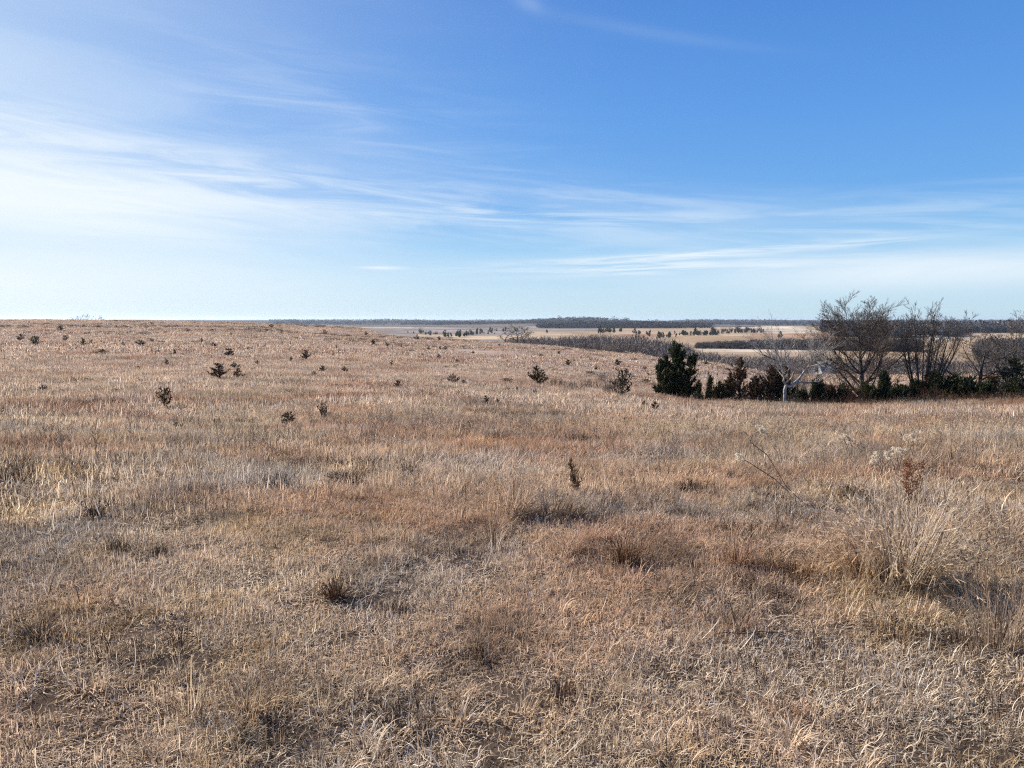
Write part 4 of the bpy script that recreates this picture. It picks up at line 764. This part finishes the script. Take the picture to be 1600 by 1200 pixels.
# ------------------------------------------------------------------ woods of the valley and the far hills
def fuzzy(seed, n=150, w=.014, wide=.40, low=.1):
    r = np.random.default_rng(seed); t_ = r.uniform(low, .7, n); P = np.zeros((n, 3)); P[:, 2] = t_*.6; a = r.uniform(0, 6.28, n); s = wide*np.sqrt(r.random(n))
    lob = 1+.3*np.sin(a*3+seed); E = np.stack([np.cos(a)*s*lob, np.sin(a)*s*lob, .45+t_*.3+r.uniform(-.15, .32, n)*(1.1-s/wide*.55)], -1); P[:, :2] = E[:, :2]*r.uniform(.0, .7, (n, 1))
    m_ = int(n*.9); Q = r.normal(0, 1, (m_, 3)); Q /= np.linalg.norm(Q, axis=1)[:, None]; Q = Q*r.random((m_, 1))**.35*np.array([wide*.95, wide*.95, .34])+[0, 0, .60]; Vq = slivers(Q, Q-[0, 0, .25]+r.normal(0, .25, (m_, 3)), r.uniform(.08, .2, m_), r.uniform(.5, 1.5, m_)*w*.9, r)
    V, Fc, A = slivers(P, E-P, np.linalg.norm(E-P, axis=1)*r.uniform(.7, 1.1, n), w*r.uniform(.5, 1.5, n), r); T0, F0, A0 = tubes([[0, 0, -.05, r.normal(0, .03), 0, .55, .02, .010]], 4)
    return join_np([(V, Fc, A), Vq, (T0, F0, A0)])
def blobt(seed, n=60, w=.10, wide=.5):
    r = np.random.default_rng(seed); P = r.normal(0, 1, (n, 3)); P /= np.linalg.norm(P, axis=1)[:, None]; P *= r.random((n, 1))**.4*np.array([wide, wide, .48]); P[:, 2] += .5; P[:, 2] = np.maximum(P[:, 2], .02)
    return slivers(P, r.normal(0, 1, (n, 3))+[0, 0, .8], r.uniform(.12, .3, n), r.uniform(.6, 1.5, n)*w, r)
def project(x, y, z):
    yy = y*math.cos(PITCH)-(z-CZ)*math.sin(PITCH); zz = y*math.sin(PITCH)+(z-CZ)*math.cos(PITCH); return 800+F*x/yy, 600-F*zz/yy
FZ = [fuzzy(800+k, 150, .014) for k in range(8)]; FZ2 = [fuzzy(820+k, 110, .034, .42, .02) for k in range(8)]; BT = [blobt(840+k) for k in range(6)]
CT = [tuple(cedar(1., .40, 860+k, 26, 200, .22, up=1., spiky=.05, pw=.5, wide=.4)[1]) for k in range(4)]
def wood(name, label, protos, mat, cand, H, Hs=.2, wfac=1., top=None):
    x, y = cand; z = T(x, y); n = len(x); s = H*np.exp(R.normal(0, Hs, n))
    if top is not None:       # the canopy never stands higher than the valley rim lets it
        d_ = np.arctan((top(800+F*x/y)-499)/F); s = np.minimum(s, (CZ-np.hypot(x, y)*np.tan(d_)-z)/1.02*R.uniform(.45, 1.02, n)); k = s > 2.5; x, y, z, s = x[k], y[k], z[k], s[k]; n = len(x)
    rot = np.zeros((n, 3)); rot[:, 2] = R.uniform(0, 6.28, n)
    return scatter(name, protos, np.stack([x, y, z], -1), rot, np.stack([s*wfac, s*wfac, s], -1), R.integers(0, len(protos), n), M[mat], label, 'woodland')
def polar(u0, u1, rf0, rf1, n):
    u = R.uniform(u0, u1, n); a = np.arctan2(u-800, F/math.cos(PITCH)); q = R.random(n); r_ = rf0(u)*(1-q)+rf1(u)*q; return r_*np.sin(a), r_*np.cos(a)
I = lambda *p: (lambda u: np.interp(u, p[0::2], p[1::2]))
x, y = polar(690, 1075, I(690, 330, 850, 300, 1000, 262, 1075, 240), I(690, 480, 1075, 440), 1150); u = 800+F*x/y; k = ((u > 800) | (R.random(len(x)) < .35)) & (fbm(x/26, y/26, 33, 3) > .38); x, y = x[k], y[k]
wood('valley_woodland', 'grey brown leafless woods filling the valley behind the middle ridge', FZ, 'wood_near', (x, y), np.interp(800+F*x/y, [690, 790, 860, 1000], [6., 7., 11., 12.]), .15, 1.2, I(690, 530, 780, 527, 830, 524, 950, 520, 1030, 525, 1075, 533))
x, y = polar(1060, 1750, I(1060, 245, 1250, 262, 1750, 262), I(1060, 400, 1750, 430), 1700)
k = fbm(x/30, y/30, 31, 3) > .30
wood('creek_woodland', 'brownish leafless woods in the hollow before the pale strip of field', FZ, 'wood_near', (x[k], y[k]), np.interp(800+F*x[k]/y[k], [1090, 1250, 1330], [10., 10., 9.]), .15, 1.15, I(1060, 538, 1130, 549, 1250, 551, 1330, 552, 1600, 550))
x, y = polar(1088, 1440, I(1088, 590, 1180, 556, 1440, 550), I(1088, 680, 1440, 650), 1000)
wood('strip_woodland', 'dark leafless woods right behind the pale strip of field', FZ2, 'wood_far', (x, y), 9., .2, 1.1, I(1088, 533, 1180, 527, 1290, 525, 1440, 521))
x, y = polar(1530, 1760, I(1420, 455, 1760, 455), I(1420, 520, 1760, 560), 600)
wood('slope_woodland', 'dark woods below the golden field at the right', FZ2, 'wood_far', (x, y), 8.)
# far hills: woods are kept where the landscape shows them
n = 90000; u = R.uniform(-60, 1680, n); rr_ = 1/R.uniform(1/9000, 1/950, n); a = np.arctan2(u-800, F/math.cos(PITCH)); x = rr_*np.sin(a); y = rr_*np.cos(a); z = T(x, y); U, V_ = project(x, y, z)
WD = [(420, 720, 500, 508.2, .34), (700, 860, 500, 508.6, .40), (840, 1110, 496, 513.2, .40), (1100, 1330, 498, 509.5, .42), (1290, 1480, 498, 507, .4), (1480, 1680, 498, 504.5, .3), (1560, 1680, 505, 514, .5),
      (1400, 1500, 510, 526, .42), (1500, 1680, 514, 520, .45), (1300, 1420, 520, 531, .36), (1330, 1440, 509, 515, .5), (1180, 1300, 516.5, 518.5, .62), (1285, 1330, 509, 521, .45)]
m_ = fbm(x/260, y/260, 51, 3); k = np.zeros(n, bool)
for u0, u1, v0, v1, th in WD: k |= (U > u0) & (U < u1) & (V_ > v0) & (V_ < v1) & (m_ > th)
x, y, rr_ = x[k], y[k], rr_[k]; print('far trees', len(x))
wood('hill_woodland', 'blue dark woods along the tops of the far hills', BT, 'wood_far', (x, y), 8.5, .22, 1.15)
# rows of evergreens and trees along the field edges: each a thing
def row(name, label, cat, group, pts, n, H, mat, meshes, jit=.8, Hs=.25):
    P = np.array(pts, float); t_ = np.sort(R.random(n))*(len(P)-1)
    for q in t_:
        i = min(int(q), len(P)-2); u, v = P[i]+(P[i+1]-P[i])*(q-i); p = hit(u+R.normal(0, 1.5), v+R.normal(0, jit))
        if p is None or p[3] < 480: continue
        s = .68*H*math.exp(R.normal(0, Hs)); o = link(name, meshes[R.integers(0, len(meshes))], None, p[:3], (0, 0, R.uniform(0, 6.28)), (s, s, s)); tag(o, label, cat, group)
CM = [mk('far_cedar', c, M['cedar']) for c in CT]; FM = [mk('far_bare_tree', c, M['wood_far']) for c in FZ2]; BM = [mk('far_brush', c, M['wood_far']) for c in BT]
def tree_row(label, pts, n, H, mesh=None, jit=.8, cat='cedar', name='cedar_tree'): row(name, label, cat, label.split(',')[0]+' row', pts, n, H, None, mesh or CM, jit)
tree_row('dark cedar in the dense windbreak at the golden field', [(1064, 524.5), (1120, 523.5)], 52, 6.5)
tree_row('small cedar trailing off from the golden field windbreak', [(1122, 523), (1145, 521), (1160, 520)], 12, 6)
tree_row('dark cedar in the short row before the red brown knoll', [(1165, 519), (1192, 521)], 12, 6.5)
tree_row('dark evergreen dotting the tan field left of the windbreak', [(985, 522), (1015, 524), (1040, 527), (1060, 520)], 16, 6.5, jit=1.6)
tree_row('dark evergreen in the small clump above the rosy field', [(934, 520.5), (972, 518.5)], 20, 7.5)
tree_row('dark tree lining the lower edge of the grey fields', [(690, 527.5), (722, 526), (745, 522), (775, 521)], 40, 6.5)
tree_row('dark tree lining the draw across the grey fields', [(745, 520), (800, 517), (860, 521)], 20, 6.5, jit=1.2)
tree_row('small dark bush on the open grey field', [(600, 521), (650, 521), (700, 518), (750, 519)], 10, 4.5, jit=2)
tree_row('bare tree behind the golden field windbreak', [(1110, 521), (1150, 519), (1190, 519.5)], 16, 12., FM, cat='bare tree', name='bare_tree')
tree_row('bare tree in the clump on the grey fields', [(655, 523), (682, 523)], 8, 9., FM, cat='bare tree', name='bare_tree')
tree_row('lone dark tree on the red brown knoll', [(1208, 528.3), (1229, 528)], 3, 6, jit=.3)
tree_row('dark tree hugging the foot of the rosy field', [(985, 532), (1020, 530), (1060, 527)], 16, 7, jit=1.)
tree_row('dark tree scattered over the far right fields', [(1420, 520), (1500, 517), (1600, 514)], 20, 7, jit=2.5)
tree_row('tall tree breaking the far skyline', [(735, 502.5), (760, 502.5), (860, 501.5), (985, 501), (1080, 501.5), (1180, 502), (1240, 502.5)], 22, 15, BM, jit=.5, cat='tree', name='skyline_tree')
for u in list(R.uniform(862, 1000, 16))+list(R.uniform(1000, 1300, 14))+list(R.uniform(1480, 1600, 6)):
    rr_ = R.uniform(3300, 4300); s = R.uniform(14, 25); o = link('skyline_tree', BM[R.integers(0, len(BM))], None, at(u, rr_, 0), (0, 0, R.uniform(0, 6)), (s, s, s)); tag(o, 'tall tree standing out of the far wooded ridge', 'tree', 'tall trees on the wooded ridge')
tree_row('low tree on the distant skyline beyond the grey fields', [(450, 503.5), (560, 503.5), (700, 503), (830, 503)], 24, 12, BM, jit=.4, cat='tree', name='skyline_tree')
USE_HAZE = True
# ------------------------------------------------------------------ sky, sun, air, camera
def world():
    w = D.worlds.new('World'); SC.world = w; w.use_nodes = True; t = NT(w)
    sky = t.node('ShaderNodeTexSky', sky_type='NISHITA'); sky.sun_disc = False; sky.sun_elevation = SUN_EL; sky.sun_rotation = SUN_AZ
    sky.altitude = 400; sky.air_density = 1.0; sky.dust_density = .6; sky.ozone_density = 2.0
    dv = t.node('ShaderNodeTexCoord').outputs['Generated']; sp = t.node('ShaderNodeSeparateXYZ'); t.put(sp, 0, dv); x, y, z = sp.outputs
    A = t.m('MULTIPLY', t.m('ARCTAN2', x, y), 57.2958); E = t.m('MULTIPLY', t.m('ARCSINE', z), 57.2958)
    def blob(a0, e0, sa, se, tilt=0.):
        da = t.m('SUBTRACT', A, a0); e = t.m('SUBTRACT', t.m('SUBTRACT', E, e0), t.m('MULTIPLY', da, tilt))
        q = t.m('ADD', t.m('POWER', t.m('ABSOLUTE', t.m('DIVIDE', da, sa)), 2.), t.m('POWER', t.m('ABSOLUTE', t.m('DIVIDE', e, se)), 2.))
        return t.m('EXPONENT', t.m('MULTIPLY', q, -1.))
    def nz(sa, se, off, scale=1., detail=6, rough=.6, dist=.6, tilt=0.):
        cx = t.node('ShaderNodeCombineXYZ'); t.put(cx, 0, t.m('ADD', t.m('MULTIPLY', A, sa), off)); t.put(cx, 1, t.m('MULTIPLY', t.m('SUBTRACT', E, t.m('MULTIPLY', A, tilt)), se))
        return t.noise(cx.outputs[0], scale, detail, rough, dist)
    n_soft = nz(.035, .22, 3.1, 1., 5, .55, .8, -.06); n_wisp = nz(.07, .75, 11., 1., 7, .62, 1.2, -.05); n_fib = nz(.10, 2.2, 7., 1., 7, .6, .8, .02)
    def S(x, a, b): return t.smooth(x, a, b)
    def mx(*a):
        o = a[0]
        for b in a[1:]: o = t.m('SUBTRACT', 1., t.m('MULTIPLY', t.m('SUBTRACT', 1., o), t.m('SUBTRACT', 1., b)))
        return o
    mul = lambda *a: a[0] if len(a) == 1 else t.m('MULTIPLY', a[0], mul(*a[1:]))
    wis = t.m('ADD', .30, t.m('MULTIPLY', S(n_wisp, .32, .68), .70))
    c1 = mx(mul(blob(-33, 8.6, 14, 2.7, -.12), wis, 1.0), mul(blob(-34, 7.6, 11, 2.0, -.05), .9))
    c1b = mul(blob(-30, 11.4, 17, 1.6, -.14), S(n_wisp, .25, .72), .62)
    band = mx(mul(blob(-6, 8.2, 27, 1.9, -.055), S(n_wisp, .38, .72), .50), mul(blob(-5, 7.6, 26, 1.9, -.05), S(n_soft, .3, .7), .42))
    c2 = mul(blob(-36, 2.9, 24, 2.8), t.m('ADD', .72, t.m('MULTIPLY', n_soft, .4)), .80)
    veil = mul(blob(-38, 9, 26, 12), t.m('ADD', .35, t.m('MULTIPLY', S(n_soft, .3, .7), .65)), .48)
    c3 = mul(blob(15, 4.75, 12, .30, .045), S(n_fib, .34, .6), .85)
    c3b = mul(blob(12, 3.8, 12, .60, .01), S(n_fib, .36, .62), .75)
    c3c = mul(blob(29, 3.2, 15, 1.3, .02), S(n_soft, .1, .62), .82)
    c3d = mul(blob(30, 6.4, 16, 2.0, .10), S(n_wisp, .40, .75), .26)
    c4 = mul(blob(-9.7, 3.78, 1.5, .11), .75)
    c5 = mul(blob(10.5, 19.6, 7.5, .40, -.20), S(n_soft, .30, .66), .055)
    c6 = mul(blob(1.2, 21.8, 1.1, .5, -.3), S(n_soft, .2, .6), .12)
    c7 = mul(blob(-14, 14.5, 14, 3.2, -.2), S(n_wisp, .42, .75), .20)
    cl = mx(c1, c1b, band, c2, veil, c3, c3b, c3c, c3d, c4, c5, c6, c7)
    sv = (math.sin(SUN_AZ)*math.cos(SUN_EL), math.cos(SUN_AZ)*math.cos(SUN_EL), math.sin(SUN_EL))
    glow = t.m('POWER', t.m('MAXIMUM', t.vm('DOT_PRODUCT', dv, sv), 0.), 7.)
    el = t.ramp(t.m('DIVIDE', t.m('MAXIMUM', E, 0.), 60.), [(0, (.578, .775, .871)), (.035, (.49, .72, .89)), (.085, (.30, .59, .885)), (.15, (.15, .41, .83)), (.24, (.105, .335, .79)), (.37, (.072, .25, .69)), (1., (.035, .12, .42))])
    el = t.mix(1., el, (8.,)*3, 'MULTIPLY'); base = t.mix(1., sky.outputs[0], SKY_TINT, 'MULTIPLY'); base = t.mix(.9, base, el)
    hs = t.node('ShaderNodeHueSaturation'); t.put(hs, 'Saturation', SKY_SAT); t.put(hs, 'Color', base); base = hs.outputs[0]
    base = t.mix(t.m('MULTIPLY', glow, .72), base, SKY_GLOW)
    c = t.mix(cl, base, SKY_CLOUD)
    bg = t.node('ShaderNodeBackground'); t.put(bg, 0, c); t.put(bg, 1, SKY_STR); o = t.node('ShaderNodeOutputWorld'); t.t.links.new(bg.outputs[0], o.inputs[0])
SKY_STR = .0634; SKY_TINT = (.98, 1.0, 1.22); SKY_SAT = 1.0; SKY_GLOW = (5.6, 6.9, 7.8); SKY_HOR = (3.9, 5.7, 7.2); SKY_CLOUD = (7.1, 7.7, 8.1)
world()
ld = D.lights.new('sun', 'SUN'); ld.energy = 5.0; ld.angle = math.radians(.53); ld.color = (1, .945, .85)
so = link('sun', ld); sv = Vector((math.sin(SUN_AZ)*math.cos(SUN_EL), math.cos(SUN_AZ)*math.cos(SUN_EL), math.sin(SUN_EL)))
so.rotation_euler = sv.to_track_quat('Z', 'Y').to_euler(); so.location = sv*30
cd = D.cameras.new('camera'); cd.sensor_width = 36; cd.lens = 36*F/1600; cd.clip_start = .05; cd.clip_end = 30000
co = link('camera', cd, loc=(0, 0, CZ), rot=(math.pi/2-PITCH, 0, 0)); SC.camera = co
def haze():
    m, t = new_mat('air'); o = t.node('ShaderNodeOutputMaterial'); v = t.node('ShaderNodeVolumePrincipled')
    t.put(v, 'Color', (.70, .82, 1., 1)); t.put(v, 'Density', 5.5e-5); t.put(v, 'Anisotropy', .35); t.t.links.new(v.outputs[0], o.inputs['Volume'])
    a, b, z0, z1 = -9600., 9600., -50., 24.
    V = [(x, y, z) for z in (z0, z1) for y in (-9600., 9600.) for x in (a, b)]
    Fc = [(0, 2, 3, 1), (4, 5, 7, 6), (0, 1, 5, 4), (1, 3, 7, 5), (3, 2, 6, 7), (2, 0, 4, 6)]
    ho = link('haze', mesh_np('haze', V, Fc, [m])); tag(ho, kind='stuff')
if USE_HAZE: haze()
SC.view_settings.view_transform = 'Standard'; SC.view_settings.look = 'None'; SC.view_settings.exposure = 1.0; SC.view_settings.gamma = 1
SC.view_settings.use_curve_mapping = False
cy = SC.cycles; cy.max_bounces = 3; cy.diffuse_bounces = 2; cy.transmission_bounces = 2; cy.volume_bounces = 0; cy.transparent_max_bounces = 4
cy.sample_clamp_indirect = 4.; cy.pixel_filter_type = 'BLACKMAN_HARRIS'; cy.filter_width = 1.15; cy.use_denoising = False; cy.denoiser = 'OPENIMAGEDENOISE'; cy.denoising_input_passes = 'RGB_ALBEDO_NORMAL'; cy.denoising_prefilter = 'ACCURATE'; SC.render.film_transparent = False
